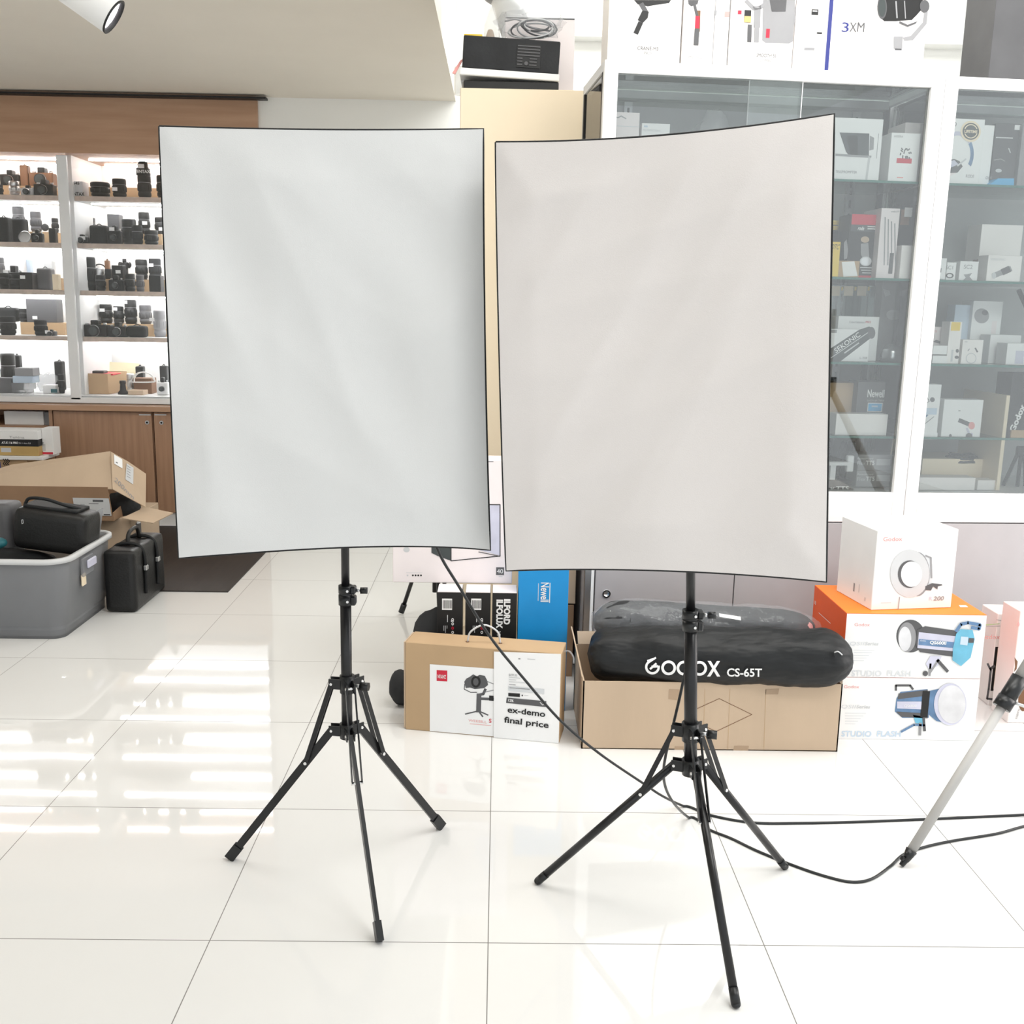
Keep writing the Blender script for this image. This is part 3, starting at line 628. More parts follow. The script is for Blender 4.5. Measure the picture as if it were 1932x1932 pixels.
for n, (u0, u1, lab) in enumerate(((0, UM-.001, 'white framed glass display cabinet behind the right softbox'), (UM+.001, UEND, 'white framed glass display cabinet cut by the right photo edge'))):
    c = CFR @ V(((u0+u1)/2, DV/2, 0)); t = thing('glass_cabinet', (c.x, c.y, 0), lab, 'cabinet', None)
    sw = .046 if n == 0 else UC1-UM; se = UM-UC0 if n == 0 else .05
    for xa, xb in ((u0, u0+sw), (u1-se, u1)):
        b = B(CFR); b.box((xa, 0, wb0), (xb, .03, wt), 'white', .002); b.build('front_post', t)
    b = B(CFR); b.box((u0+sw, 0, wt2), (u1-se, .03, wt), 'white', .002); b.build('top_rail', t)
    b = B(CFR); b.box((u0+sw, .0, wb0), (u1-se, .03, wb1), 'white', .002); b.build('bottom_rail', t)
    b = B(CFR); b.box((u0, .03, wb1-.03), (u1, DV, wb1), 'white'); b.build('floor_panel', t)
    b = B(CFR); b.box((u0, DV-.01, wb0), (u1, DV, wt), 'back_grey'); b.build('back_panel', t)
    for xa in ((u0, u1-.02) if n == 0 else (u1-.02,)):
        b = B(CFR); b.box((xa, .03, wt-.03), (xa+.02, DV, wt), 'alu'); b.box((xa, .03, wb1), (xa+.02, .05, wt-.03), 'black'); b.box((xa, DV-.025, wb1), (xa+.02, DV-.01, wt-.03), 'black'); b.build('side_frame', t)
    b = B(CFR); b.box((u0+.005, .03, wb1), (u0+.01, DV-.03, wt-.03), 'door_glass'); b.build('side_glass', t)
    b = B(CFR); b.box((u0+.02, .03, wt-.012), (u1-.02, DV-.01, wt-.006), 'shelf_glass'); b.build('top_glass', t)
    b = B(CFR); b.box((u0+.02, DV-.06, wt-.045), (u1-.02, DV-.01, wt-.012), 'steel', .003); b.build('top_channel', t)
    um = (u0+u1)/2+.0
    for k, (xa, xb) in enumerate(((u0+sw, um+.09), (um-.09, u1-se))):
        b = B(CFR); b.box((xa, .006+.010*k, wb1), (xb, .010+.010*k, wt2), 'door_glass'); g = b.build('glass_door', t)
        e_ = xb if k == 0 else xa
        b = B(CFR); b.box((e_-.0015, .0055+.010*k, wb1+.001), (e_+.0015, .0105+.010*k, wt2-.001), 'light_grey'); b.build('door_edge', g)
    for uu in ([U(1186, 200, DV-.03), U(1618, 210, DV-.03)] if n == 0 else [u1-.25]):
        b = B(CFR); b.box((uu-.015, DV-.028, wb1), (uu+.015, DV-.012, wt-.05), 'steel')
        for k in range(26): b.box((uu-.004, DV-.0295, wt-.10-.05*k), (uu+.004, DV-.0275, wt-.07-.05*k), 'black')
        b.build('slotted_upright', t)
    if n == 0:
        for uu in (U(1690, 210, DV-.08), U(1700, 210, DV-.08)):
            b = B(CFR); b.cyl((uu, DV-.08, wb1), (uu, DV-.08, wt-.05), .006, 'steel'); b.build('glass_rod', t)
    for k in range(4):
        b = B(CFR); b.box((u0+.024, .05, US[k]-.008), (u1-.024, DV-.03, US[k]), 'shelf_glass'); b.box((u0+.024, .0485, US[k]-.008), (u1-.024, .0498, US[k]), 'glass_edge'); b.build('glass_shelf', t)
    # lower cupboard
    b = B(CFR); b.box((u0, .02, .04), (u1, DV, wb0-.032), 'grey_door'); b.build('cupboard_body', t)
    seam = U(1385, 1100) if n == 0 else (u0+u1)/2
    d0 = U(1124, 1077) if n == 0 else u0+.02
    b = B(CFR); b.box((u0, -.002, .04), (d0-.004, .02, wb0-.004), 'steel'); b.box((d0-.016, -.004, .04), (d0-.006, .018, wb0-.004), 'white'); b.build('edge_profile', t)
    for k, (xa, xb) in enumerate(((d0, seam-.002), (seam+.002, u1-.004))):
        b = B(CFR); b.box((xa, 0, .06), (xb, .018, wb0-.004), 'grey_door', .001); dr = b.build('cupboard_door', t)
        if k == 0:
            q = loc(CFR, 1144, 1120, 0) if n == 0 else V((xa+.06, 0, .37))
            b = B(CFR); b.lathe((q.x, 0, q.z), [(.0, .001), (.009, .001), (.010, .004, 'black'), (.015, .005), (.0155, 0)], 'steel', 20, (0, -1, 0)); b.build('lock', dr)

# boxes standing on top of the glass cabinets (printed fronts, laid out on the box fronts)
v0 = .012; wtt = wt+.001
def gimbal(f, x, y, s=1, m='dark_grey'):
    f.line([(x, y-70*s), (x+12*s, y-55*s), (x+26*s, y-62*s)], 6*s, m)
    f.line([(x+12*s, y-55*s), (x+14*s, y-30*s)], 9*s, m); f.line([(x+14*s, y-30*s), (x-4*s, y)], 13*s, m, 2)
def d1(f):
    x, y = 1198, 68
    f.poly([(1196, 0), (1266, 0), (1262, 6), (1240, 9), (1222, 12), (1203, 8)], 'black')
    f.line([(1210, 8), (1218, 22)], 9, 'dark_grey', 2); f.line([(1213, 14), (1206, 38)], 13, 'light_grey', 1.5); f.poly([(1203, 38), (1212, 20), (1224, 22), (1222, 34), (1212, 44)], 'black', 2.5)
    f.line([(1210, 36), (1200, 64)], 17, 'light_grey', 1.2); f.line([(1208, 44), (1200, 62)], 9, 'black', 3)
    f.text('CRANE-M3', 1202.5, 94, 6.5, 'dark_grey', width=40); f.text('PRO', 1215, 103, 5.5, 'mid_grey', width=14)
pbox('gimbal_box', 'pinkish white box printed with a black and white handle, leftmost on the cabinet top', 'box', CFR, v0, 1152, 1291, -90, wtt, .12, 'warm_white', draw=d1)
def d2(f):
    f.poly([(1298, 0), (1318, 0), (1316, 8), (1304, 12), (1299, 8)], 'dark_grey'); f.line([(1309, 4), (1315, 30)], 5, 'dark_grey', 2)
    f.line([(1317, 22), (1316, 58)], 9, 'brown', 2); f.line([(1316, 32), (1315, 52)], 8, 'red', 2.5); f.line([(1315, 56), (1313, 84)], 9, 'dark_grey', 3)
    f.text('SMOOTH S2', 1298, 110, 5, 'mid_grey', width=26); f.rect(1347, 20, 1352, 28, 'mid_grey')
pbox('gimbal_box', 'narrow pinkish box printed with a red and grey handle, on the cabinet top', 'box', CFR, v0, 1293.5, 1353, -80, wtt, .11, 'warm_white', draw=d2)
def d3(f): f.rect(1367, 22, 1376, 32, 'pale_red'); f.rect(1357, 90, 1362, 100, 'pale_print')
pbox('gimbal_box', 'bluish white narrow box with small red mark, between two printed boxes on the cabinet top', 'box', CFR, v0, 1354, 1381, -80, wtt, .11, 'white', draw=d3)
def d4(f):
    f.poly([(1440, -4), (1500, -4), (1500, 20), (1496, 78), (1489, 82), (1444, 81), (1438, 76), (1439, 20)], 'mid_grey'); f.poly([(1452, 0), (1484, 0), (1482, 22), (1456, 22)], 'dark_grey', 2); f.rect(1445, 55, 1452, 71, 'red', 2)
    f.line([(1500, 14), (1501, 24), (1498, 46)], 2, 'mid_grey', 2)
    f.rect(1404, 20, 1417, 42, 'black'); f.rect(1404, 31, 1417, 42, 'gold', 2); f.rect(1392, 20, 1399, 27, 'red'); f.line([(1414.5, 48), (1413.5, 78)], 8, 'dark_grey'); f.line([(1403, 58), (1402, 76)], 6, 'light_grey')
    f.line([(1408, 2), (1422, 16), (1434, 14), (1446, 6)], 7, 'mid_grey', 2); f.line([(1429, 18), (1428, 50)], 12, 'mid_grey', 2); f.line([(1428, 46), (1427, 78)], 9, 'mid_grey', 3)
    f.text('SMOOTH 5S', 1427, 107, 6, 'dark_grey', width=38); f.text('COMBO', 1433, 116, 5, 'mid_grey', width=24)
pbox('gimbal_box', 'white box printed with handle, accessories and a dark grey pouch, on the cabinet top', 'box', CFR, v0, 1382.5, 1505, -70, wtt, .12, 'warm_white', draw=d4)
def d5(f):
    f.rect(1531, 18, 1544, 28, 'black'); f.rect(1533, 20, 1542, 22, 'white', 2); f.rect(1546, 19, 1553, 28, 'light_grey'); f.rect(1517, 90, 1537, 95, 'mid_grey')
    for k in range(5): f.rect(1517, 34+k*7, 1530, 35+k*7, 'light_grey'); f.rect(1540, 36+k*6, 1551, 37+k*6, 'light_grey')
    for k in range(3): f.rect(1515, 70+k*6, 1556, 71+k*6, 'light_grey')
    f.rect(1541, 61, 1551, 64, 'black')
pbox('gimbal_box', 'narrow white box printed with small label panels, left of the blue edged box', 'box', CFR, v0, 1506.5, 1561, -70, wtt, .12, 'warm_white', draw=d5)
def d6(f):
    f.rect(1562.5, -60, 1570, 132, 'navy')
    f.poly([(1660, -6), (1664, -10), (1740, -10), (1742, 14), (1730, 28), (1720, 38), (1690, 40), (1668, 40), (1658, 30), (1655, 12)], 'black')
    f.circ(1664, 14, 9, 22, 'dark_grey', 2); f.circ(1664, 14, 7, 18, 'screen_dark', 3); f.line([(1690, 3), (1692, 34)], 3, 'mid_grey', 3); f.line([(1706, 2), (1708, 35)], 2, 'mid_grey', 3)
    f.circ(1744, 12, 9, 12, 'dark_grey', 3); f.poly([(1744, 20), (1750, 22), (1748, 45), (1722, 76), (1706, 77), (1703, 71), (1718, 68), (1741, 42)], 'mid_grey', 2.5)
    f.poly([(1697, 40), (1712, 47), (1731, 40), (1727, 45), (1712, 51), (1696, 44)], 'dark_grey', 3); f.poly([(1686, 69), (1703, 69), (1702, 92), (1686, 92)], 'mid_grey', 2); f.poly([(1687, 94), (1701, 94), (1697, 150), (1682, 150)], 'lavender', 2); f.rect(1688, 92, 1701, 95, 'dark_grey', 3)
    for k, c in enumerate('3XM'): f.text(c, 1587.5+k*14.7, 60, 17, 'dark_grey' if k else 'navy', width=13.5, bold=0)
    for k in range(2): f.rect(1588, 66+k*5, 1666-k*30, 67.5+k*5, 'pale_print')
    for k in range(4): f.rect(1581+k*15, 118, 1587+k*15, 129, 'pale_print')
pbox('gimbal_box', 'large white box with dark blue left edge and camera gimbal picture, on the cabinet top', 'box', CFR, v0, 1562, 1761, -120, wtt, .14, 'warm_white', draw=d6)
pbox('black_case', 'tall black case at far right on top of the glass cabinet', 'case', CFR, v0, 1889, 2040, -120, wtt, .2, 'dark_grey')

# ---------------------------------------------------------------- goods inside the glass cabinets
def cb(name, label, x0, x1, yt, row, m, v=.10, dep=.09, draw=None, cat='box', bev=.001, group=None, base=0):
    w = (US[row] if row < 4 else WF)+.0006+base
    return pbox(name, label, cat, CFR, v, x0, x1, yt, w, dep, m, draw=draw, bev=bev, group=group)
# first cabinet, left top (seen over the softbox)
def q(f): f.line([(1161, 221), (1166, 222), (1172, 219), (1181, 224)], 2.2, 'mid_grey'); f.rect(1157, 238, 1207, 239, 'pale_print', 2)
cb('hang_tab_box', 'white box with hang hole at far left of the glass cabinet', 1160, 1206, 212, 0, 'pink_white', .07, .05, q)
def q(f): f.rect(1215, 237, 1222, 240, 'pale_blue'); f.text('MULTIFUNCTIONAL', 1213, 247, 3.4, 'light_grey', width=34)
cb('small_box', 'white box with pale blue edge beside the hang hole box', 1210, 1263, 233, 0, 'paper', .07, .07, q)
b = B(CFR); qv = loc(CFR, 1345, 240, .2); b.ball((qv.x, .2, US[0]+.115), (.075, .07, .118), 'haze_plastic', 16, 10, .35); b.build('plastic_bag', label='crumpled clear plastic bag showing above the right softbox', cat='bag')
# first cabinet, right of the softbox
def q(f):
    f.poly([(1584, 250), (1640, 252), (1639, 297), (1602, 294), (1596, 286)], 'screen_dark'); f.poly([(1596, 256), (1618, 256), (1618, 292), (1604, 292)], 'black', 2); f.poly([(1641, 256), (1649, 260), (1648, 282), (1640, 284)], 'mid_grey', 1.5)
    f.poly([(1576, 290), (1644, 294), (1643, 298), (1576, 294)], 'mid_grey', 2); f.line([(1640, 296), (1634, 340)], 4, 'light_grey', 2); f.text('TELEPROMPTER', 1576, 326, 4.5, 'mid_grey', width=42); f.rect(1655, 253, 1656, 298, 'mid_grey')
cb('teleprompter_box', 'large white box with grey monitor picture beside the right softbox', 1566, 1665, 223, 0, 'white', .07, .12, q)
def q(f):
    f.rect(1691, 299, 1720.5, 308, 'red')
    random.seed(3)
    for k in range(14): x, y = 1693+random.random()*26, 279+random.random()*18; f.line([(x, y), (x+random.uniform(-3, 3), y+random.uniform(2, 5))], 2.2, 'dark_grey')
    f.text('HYDRA', 1687, 259, 3.6, 'mid_grey', width=17); f.rect(1692, 334, 1704, 336, 'pale_red')
cb('accessory_box', 'white box printed with bits flying from a red bowl', 1680, 1735, 251, 0, 'white', .06, .08, q)
cb('tall_box', 'pinkish box with slanting top behind the red bowl box', 1706, 1760, 232, 0, 'pink_white', .17, .14)
cb('kraft_box', 'cream box top peeking behind the red bowl box', 1690, 1708, 243, 0, 'cream', .30, .07)
def q(f): f.rect(1566, 424, 1582, 426, 'black')
cb('yellow_box', 'yellow box on the second glass shelf beside the softbox', 1560, 1602, 416, 1, 'yellow', .24, .08, q, base=.0)
def q(f):
    f.rect(1606, 405, 1659, 424, 'red'); f.rect(1604, 424, 1663, 437, 'screen_dark'); f.text('rode', 1618, 434, 7, 'white', width=12, bold=.02, skew=.2)
    for k in range(2): f.rect(1636, 427+k*4, 1660, 429+k*4, 'white', 2)
    f.circ(1632, 452, 8, 6, 'carton'); f.poly([(1624, 460), (1638, 458), (1640, 486), (1632, 496), (1624, 480)], 'mid_grey', 1.5); f.circ(1633, 493, 11, 9, 'silver_lamp', 2, inner=.0); f.circ(1633, 493, 11, 9, 'light_grey', 3, inner=.8)
    f.poly([(1592, 458), (1597, 452), (1600, 470), (1598, 488), (1592, 490)], 'mid_grey', 1.5)
    for k in range(3): f.rect(1622+k*2, 504+k*5, 1652, 506+k*5, 'light_grey', 2)
    f.rect(1612, 520, 1657, 527, 'red', 2)
cb('flash_pack', 'black box with red top and foot on the second glass shelf', 1602, 1663, 405, 1, 'black', .12, .1, q)
cb('dark_pack', 'dark box with yellow sticker edge behind the small kraft box', 1560, 1601, 434, 1, 'black', .22, .08)
def q(f): f.text('OTC', 1567, 470, 9, 'black', width=15, skew=.3)
cb('yellow_note', 'yellow note with slanted black letters beside the softbox edge', 1562, 1584, 456, 1, 'yellow', .05, .006, q, cat='note')
def q(f): f.poly([(1588, 494), (1612, 493), (1618, 521), (1591, 522)], 'paper')
cb('small_kraft_box', 'small open kraft box with a white face on the second glass shelf', 1574, 1620, 492, 1, 'kraft', .065, .05, q)
def q(f):
    f.text('webcam', 1681, 401, 4, 'mid_grey', width=16, rot=4)
    for k in range(4): f.line([(1670+k*6, 410+k*4), (1668+k*7, 500)], 2.2, 'mid_grey')
    f.rect(1677, 478, 1685, 516, 'dark_grey', 2)
cb('tripod_box', 'greyish pink tall box printed with thin tripod legs', 1661, 1696, 393, 1, 'pink_white', .08, .15, q)
def q(f): f.rect(1706, 392, 1721, 409, 'paper', 2); f.rect(1699, 396, 1716, 424, 'brown')
cb('black_hanging_box', 'tall black box with square white label next to the centre post', 1697, 1734, 386, 1, 'black', .13, .1, q)
cb('white_box', 'plain white box below the square white label', 1699, 1731, 463, 1, 'warm_white', .06, .06)
def q(f):
    for k in range(3): f.rect(1567+k*25, 540, 1585+k*25, 558, 'cream'); f.rect(1587+k*25, 541, 1591+k*25, 548, 'yellow')
cb('battery_case', 'clear row of cream and yellow batteries under the second glass shelf', 1560, 1650, 538, 2, 'shelf_glass', .30, .06, q, cat='case')
def q(f):
    f.text('ColorCalibrator', 1602, 609.5, 4, 'mid_grey', width=31); f.text('PRO', 1633, 609.5, 4, 'red', width=10)
cb('calibrator_box', 'white box with red letters PRO behind the diagonal black band box', 1580, 1657, 597, 2, 'white', .16, .08, q)
def q(f):
    f.poly([(1560, 662), (1621, 622), (1640, 616), (1651, 624), (1649, 633), (1584, 683), (1560, 683)], 'screen_dark'); f.line([(1562, 679), (1644, 623)], 1.6, 'light_grey', 1.6)
    f.text('SEKONIC', 1577, 666, 9, 'white', rot=36, width=56, bold=.01, lift=3); f.circ(1644, 628, 7, 11, 'dark_grey', 3); f.rect(1566, 622, 1579, 628, 'mid_grey'); f.text('L-308', 1622, 677, 4, 'mid_grey', width=14)
    f.line([(1593, 666), (1620, 647)], 2.5, 'light_grey', 3)
cb('light_meter_box', 'white box crossed by a diagonal black band with white letters', 1558, 1640, 621, 2, 'white', .08, .07, q)
def q(f):
    f.circ(1705, 561, 8, 9, 'white', 1.5, inner=.72); f.circ(1705, 561, 5, 6, 'white', 1.5, inner=.6)
    f.circ(1683, 594, 11, 9, 'light_grey'); f.circ(1706, 594, 8, 8, 'light_grey'); f.poly([(1666, 545), (1678, 548), (1680, 556), (1670, 560)], 'light_grey')
cb('grey_box', 'dark grey box with a white ring mark beside the centre post', 1663, 1719, 533, 2, 'mid_grey', .25, .05, q, base=.0)
b = B(CFR); c = loc(CFR, 1688, 664, .12); b.ball((c.x, .13, US[2]+.03), (.05, .04, .032), 'steel', 14, 8, .6); b.build('foil_bag', label='crumpled silver foil bag on the third glass shelf', cat='bag')
cb('black_tray', 'flat black tray on the fourth glass shelf under the foil bag', 1577, 1704, 792, 3, 'soft_black', .32, .06, base=.0, cat='tray')
b = B(CFR); c = loc(CFR, 1648, 716, .25); b.panel([CFR @ V(p) for p in ((c.x-.08, .2, US[2]-.010), (c.x+.08, .2, US[2]-.010), (c.x+.06, .34, US[2]-.011), (c.x-.05, .34, US[2]-.011))], .001, 'cyan'); b.build('blue_sticker', label='blue label stuck under the third glass shelf', cat='label')
cb('tan_box', 'tan cardboard box on the fourth glass shelf beside the softbox', 1550, 1619, 722, 3, 'kraft', .18, .12)
def q(f):
    f.text('Newell', 1636, 749, 14, 'white', width=33, bold=.02); f.text('LI-ION BATTERY', 1636, 757, 3.5, 'light_grey', width=33); f.rect(1636, 760, 1665, 777, 'paper'); f.rect(1637.5, 761.5, 1663.5, 775.5, 'cyan', 2); f.rect(1644, 765, 1656, 768, 'pale_blue', 3)
cb('battery_box', 'charcoal box with white lettering and blue label on the fourth glass shelf', 1617, 1669, 720, 3, 'dark_grey', .14, .09, q)
cb('white_box', 'plain wide white box in front of the charcoal lettered box', 1576, 1673, 781, 3, 'warm_white', .07, .06)
def q(f): pass
for k, (xa, xb, yt, l) in enumerate(((1612, 1690, 918, 'lowest of three flat brown-grey printed boxes stacked in the glass cabinet'), (1614, 1700, 888, 'middle of three flat brown-grey printed boxes stacked in the glass cabinet'), (1617, 1704, 858, 'top one of three flat brown-grey printed boxes stacked in the glass cabinet'))):
    w = WF+.001 if k == 0 else wz
    def q(f, yt=yt):
        f.text('PocketWizard', 1618, yt+8.5, 3.5, 'white', width=30); f.text('Flex', 1617, yt+19, 7, 'light_grey', width=16); f.text('TT5', 1633, yt+19, 8, 'white', width=17, bold=.03); f.rect(1653, yt+8, 1680, yt+20, 'light_grey')
    o = pbox('radio_trigger_box', l, 'box', CFR, .09, xa, xb, yt, w, .09, 'mid_grey', draw=q, group='flat printed boxes stacked on the cabinet floor'); wz = w+(loc(CFR, xa, yt, .09).z-w)+.001
t_ = loc(CFR, 1594, 830, .2)
b = B(CFR); b.bar((t_.x, .2, WF), (t_.x+.03, .2, Wz(1600, 832, .2)), .02, .02, 'black'); b.bar((t_.x-.03, .22, WF), (t_.x, .2, Wz(1600, 832, .2)), .016, .016, 'dark_grey'); b.bar((t_.x+.05, .22, WF), (t_.x+.035, .2, Wz(1600, 832, .2)), .012, .012, 'steel'); b.cyl((t_.x+.02, .2, WF), (t_.x+.02, .2, WF+.02), .04, 'black'); b.build('mini_tripod', label='folded black tripod standing in the glass cabinet left of the stacked boxes', cat='tripod')
def q(f): f.text('v TT5', 1566, 925, 8, 'white', width=36, bold=.03)
cb('black_pack', 'low black printed pack on the cabinet floor beside the softbox', 1556, 1604, 906, 4, 'black', .06, .025, q)
b = B(CFR); c0 = loc(CFR, 1562, 874, .07); b.bar((c0.x, .07, c0.z), (c0.x+.075, .07, c0.z), .012, .03, 'white', (0, 0, 1)); b.box((c0.x+.07, .06, c0.z-.03), (c0.x+.095, .08, c0.z+.03), 'white', .003); b.box((c0.x+.01, .065, WF), (c0.x+.03, .075, c0.z), 'white'); b.build('white_bracket', label='white T-shaped bracket above low black pack in the cabinet', cat='bracket')
b = B(CFR); c0 = loc(CFR, 1688, 820, .1); b.bar((c0.x-.012, .1, US[3]-.13), (c0.x+.008, .1, US[3]+.085), .004, .004, 'cream'); b.build('wooden_stick', label='thin pale stick leaning near the centre post', cat='stick')

# second cabinet
def q(f):
    f.text('-50', 1788, 238, 8, 'mid_grey', width=17); f.circ(1806, 290, 31, 42, 'lavender', 1.4, 30, 110, .82); f.circ(1806, 290, 31, 42, 'steel_blue', 1.5, -35, 32, .80)
    f.poly([(1780, 288), (1786, 290), (1790, 302), (1800, 300), (1810, 304), (1816, 314), (1806, 326), (1780, 327)], 'dark_grey', 2); f.poly([(1786, 306), (1800, 302), (1808, 310), (1790, 318)], 'lavender', 3); f.line([(1806, 313), (1822, 300)], 3, 'light_grey', 3); f.poly([(1780, 327), (1804, 326), (1784, 338), (1780, 338)], 'pink_white', 2)
    f.circ(1831, 248, 19, 20, 'cream', 3); f.circ(1831, 248, 15.5, 16, 'screen_dark', 4); f.circ(1831, 248, 13, 13.5, 'cream', 5, 20, 160, .86); f.circ(1831, 248, 13, 13.5, 'cream', 5, 200, 340, .86); f.text('LIFETIME', 1818.5, 250.5, 5, 'cream', width=25.5, bold=.04, lift=6)
    f.text('RODE', 1822, 335, 5.5, 'mid_grey', width=16)
cb('headphone_box', 'white box printed with headphones and a round black seal', 1779, 1856, 224, 0, 'white', .07, .07, q)
def q(f): f.text('ODE', 1859, 338, 5, 'mid_grey', width=13)
cb('microphone_box', 'plain white box behind the headphone box', 1850, 1874, 236, 0, 'white', .09, .12, q)
def q(f): f.rect(1914, 236, 1925, 245, 'paper'); f.rect(1878, 259, 1912, 261, 'light_grey'); f.circ(1884, 322, 6, 3.5, 'light_grey'); f.line([(1903, 280), (1906, 288)], 2, 'light_grey'); f.line([(1875, 302), (1888, 300), (1896, 304)], 1.5, 'mid_grey')
cb('dark_box', 'dark grey box with white dot right of the headphone boxes', 1876, 1925, 233, 0, 'dark_grey', .14, .1, q)
cb('grey_box', 'brown-grey box at right photo edge, top glass shelf', 1927, 1990, 236, 0, 'mid_grey', .12, .1)
b = B(CFR); c0 = loc(CFR, 1867, 345, .06); c1 = loc(CFR, 1914, 340, .06); z = US[0]+.001
b.mesh([(c0.x, .06, z), (c1.x, .06, z), (c1.x, .12, z), (c0.x, .12, z), (c0.x+.03, .06, z+.022), (c1.x-.002, .06, z+.024), (c1.x-.002, .12, z+.024), (c0.x+.03, .12, z+.022)], [(0, 3, 2, 1), (4, 5, 6, 7), (0, 1, 5, 4), (1, 2, 6, 5), (2, 3, 7, 6), (3, 0, 4, 7)], 'cyan'); b.build('blue_wedge', label='bright blue wedge-shaped pack in front of the dark grey box', cat='pack')
def q(f): f.rect(1767, 506, 1776, 514, 'screen_dark'); f.text('SARAMONIC', 1766, 529, 3.5, 'mid_grey', width=15)
cb('cable_box', 'small white box beside the centre post, left of the ring box', 1762, 1784, 487, 1, 'white', .06, .05, q)
def q(f): f.text('SC1', 1784, 508, 7, 'mid_grey', width=14); f.circ(1791.5, 520, 7.5, 5, 'black', 2, inner=.62)
cb('cable_box', 'small white box printed with a black cable ring and SC1', 1784.5, 1802, 495, 1, 'white', .065, .05, q)
def q(f): f.text('SC2', 1818, 507, 7.5, 'mid_grey', width=17); f.poly([(1812, 533), (1822, 524), (1818, 518), (1826, 517), (1834, 515), (1829, 522), (1836, 530), (1836, 534)], 'mid_grey')
cb('cable_box', 'small white box printed with a grey cable and SC2', 1809, 1844, 493, 1, 'white', .065, .05, q)
cb('small_dark_pack', 'dark tall pack peeking between SC2 box and torch box', 1846, 1858, 489, 1, 'brown', .14, .05)
def q(f): f.text('VERSONIC', 1868, 491, 4, 'light_grey', width=30); f.line([(1875, 520), (1906, 507)], 10, 'mid_grey'); f.line([(1892, 513), (1903, 508)], 12, 'dark_grey', 2); f.circ(1875, 520, 4, 6, 'light_grey', 3)
cb('torch_box', 'white box printed with a small grey torch, second glass shelf', 1862, 1926, 482, 1, 'warm_white', .06, .07, q)
cb('beige_box', 'large plain beige box behind the torch box', 1850, 1928, 424, 1, 'warm_white', .20, .1)
def q(f): f.text('Godox', 1754, 627, 6, 'pale_red', width=14); f.poly([(1760, 645), (1766, 641), (1786, 648), (1788, 652)], 'dark_grey'); f.line([(1781, 637), (1788, 650)], 6, 'black', 2)
cb('trigger_box', 'white box with red letters behind the two small white cubes', 1752, 1792, 617, 2, 'pink_white', .14, .1, q)
for k, (xa, xb, yt, bb_, l) in enumerate(((1757, 1785, 671, 0, 'lower white cube beside the centre post, third glass shelf'), (1758, 1785, 652, .033, 'upper white cube beside the centre post, third glass shelf'))):
    cb('white_cube', l, xa, xb, yt, 2, 'white', .06, .05, base=bb_, group='two small white cubes stacked on the third glass shelf')
def q(f): f.rect(1794, 608, 1812, 624, 'yellow'); f.circ(1806, 662, 3, 3.5, 'dark_grey'); f.circ(1805, 674, 4, 3, 'dark_grey'); f.rect(1794, 660, 1798, 682, 'light_grey')
cb('earphone_box', 'narrow white box with yellow hang tab, third glass shelf', 1790, 1813, 607, 2, 'warm_white', .07, .06, q)
def q(f): f.circ(1832, 676, 10, 10, 'light_grey', 1.5, inner=.86); f.line([(1829, 658), (1826, 662)], 1.5, 'mid_grey'); f.line([(1840, 657), (1844, 664)], 3, 'dark_grey'); f.text('mi', 1820, 646, 3, 'mid_grey', width=5)
cb('earphone_box', 'white box printed with a looped earphone cord, third glass shelf', 1814, 1853, 641, 2, 'warm_white', .065, .06, q)
def q(f): f.circ(1852, 596, 14, 14, 'mid_grey'); f.circ(1858, 590, 6, 5, 'dark_grey', 2); f.rect(1870, 606, 1880, 630, 'pink_white')
cb('lens_box', 'white box with grey round picture high behind the earphone boxes', 1834, 1890, 568, 2, 'white', .24, .08, q)
cb('clear_box', 'pale bluish box behind the third glass shelf, left of the grey round picture', 1800, 1832, 575, 2, 'pale_blue', .26, .06)
def q(f): f.rect(1915, 662, 1932, 686, 'lavender')
cb('white_box', 'white box at right photo edge, third glass shelf', 1898, 1960, 648, 2, 'white', .07, .07, q)
cb('white_box', 'low white box behind the one at the right photo edge', 1866, 1924, 632, 2, 'white', .16, .07)
b = B(CFR); p0 = loc(CFR, 1880, 548, .30); p1 = loc(CFR, 1940, 662, .30); b.cyl((p0.x, .15, p0.z), (p1.x, .15, US[2]+.012), .0085, 'black'); b.build('monopod', label='black pole leaning across the third glass shelf at right', cat='monopod')
def q(f): f.circ(1759, 754, 4.5, 4.5, 'dark_grey'); f.line([(1747, 746), (1753, 757), (1744, 764)], 1.6, 'mid_grey'); f.rect(1744, 770, 1768, 782, 'pale_blue'); f.line([(1742, 789), (1750, 783)], 3, 'steel_blue'); f.line([(1742, 802), (1762, 786)], 1.4, 'mid_grey'); f.rect(1738, 816, 1769, 829, 'paper', 2)
cb('microphone_box', 'tall white box printed with a small microphone, beside the centre post', 1738, 1774, 725, 3, 'white', .06, .07, q)
def q(f): f.line([(1810, 793), (1834, 803)], 8, 'dark_grey'); f.circ(1833, 803, 6, 7, 'pale_red', 2); f.line([(1824, 808), (1830, 822), (1834, 818)], 4, 'lavender', 2); f.circ(1828, 822, 6, 5, 'dark_grey', 3); f.circ(1793, 822, 2.5, 3, 'dark_grey'); f.rect(1808, 774, 1812, 776, 'mid_grey')
cb('ring_grip_box', 'white box printed with a dark and red handheld tool, fourth glass shelf', 1779, 1853, 754, 3, 'white', .06, .06, q)
cb('divider_board', 'pale wooden board standing upright in the right cabinet', 1896, 1903, 746, 4, 'cream', .05, .3, cat='board')
def q(f): f.text('Godox', 1913, 816, 11, 'white', rot=72, width=54, bold=.04)
cb('light_stand_bag', 'dark slanted bag with white letters at the right photo edge', 1907, 1990, 705, 3, 'soft_black', .06, .1, q, cat='bag')
cb('kraft_tray', 'low kraft box under the dark slanted bag', 1905, 1990, 812, 3, 'kraft', .05, .008)
b = B(CFR); c = loc(CFR, 1816, 850, .2)
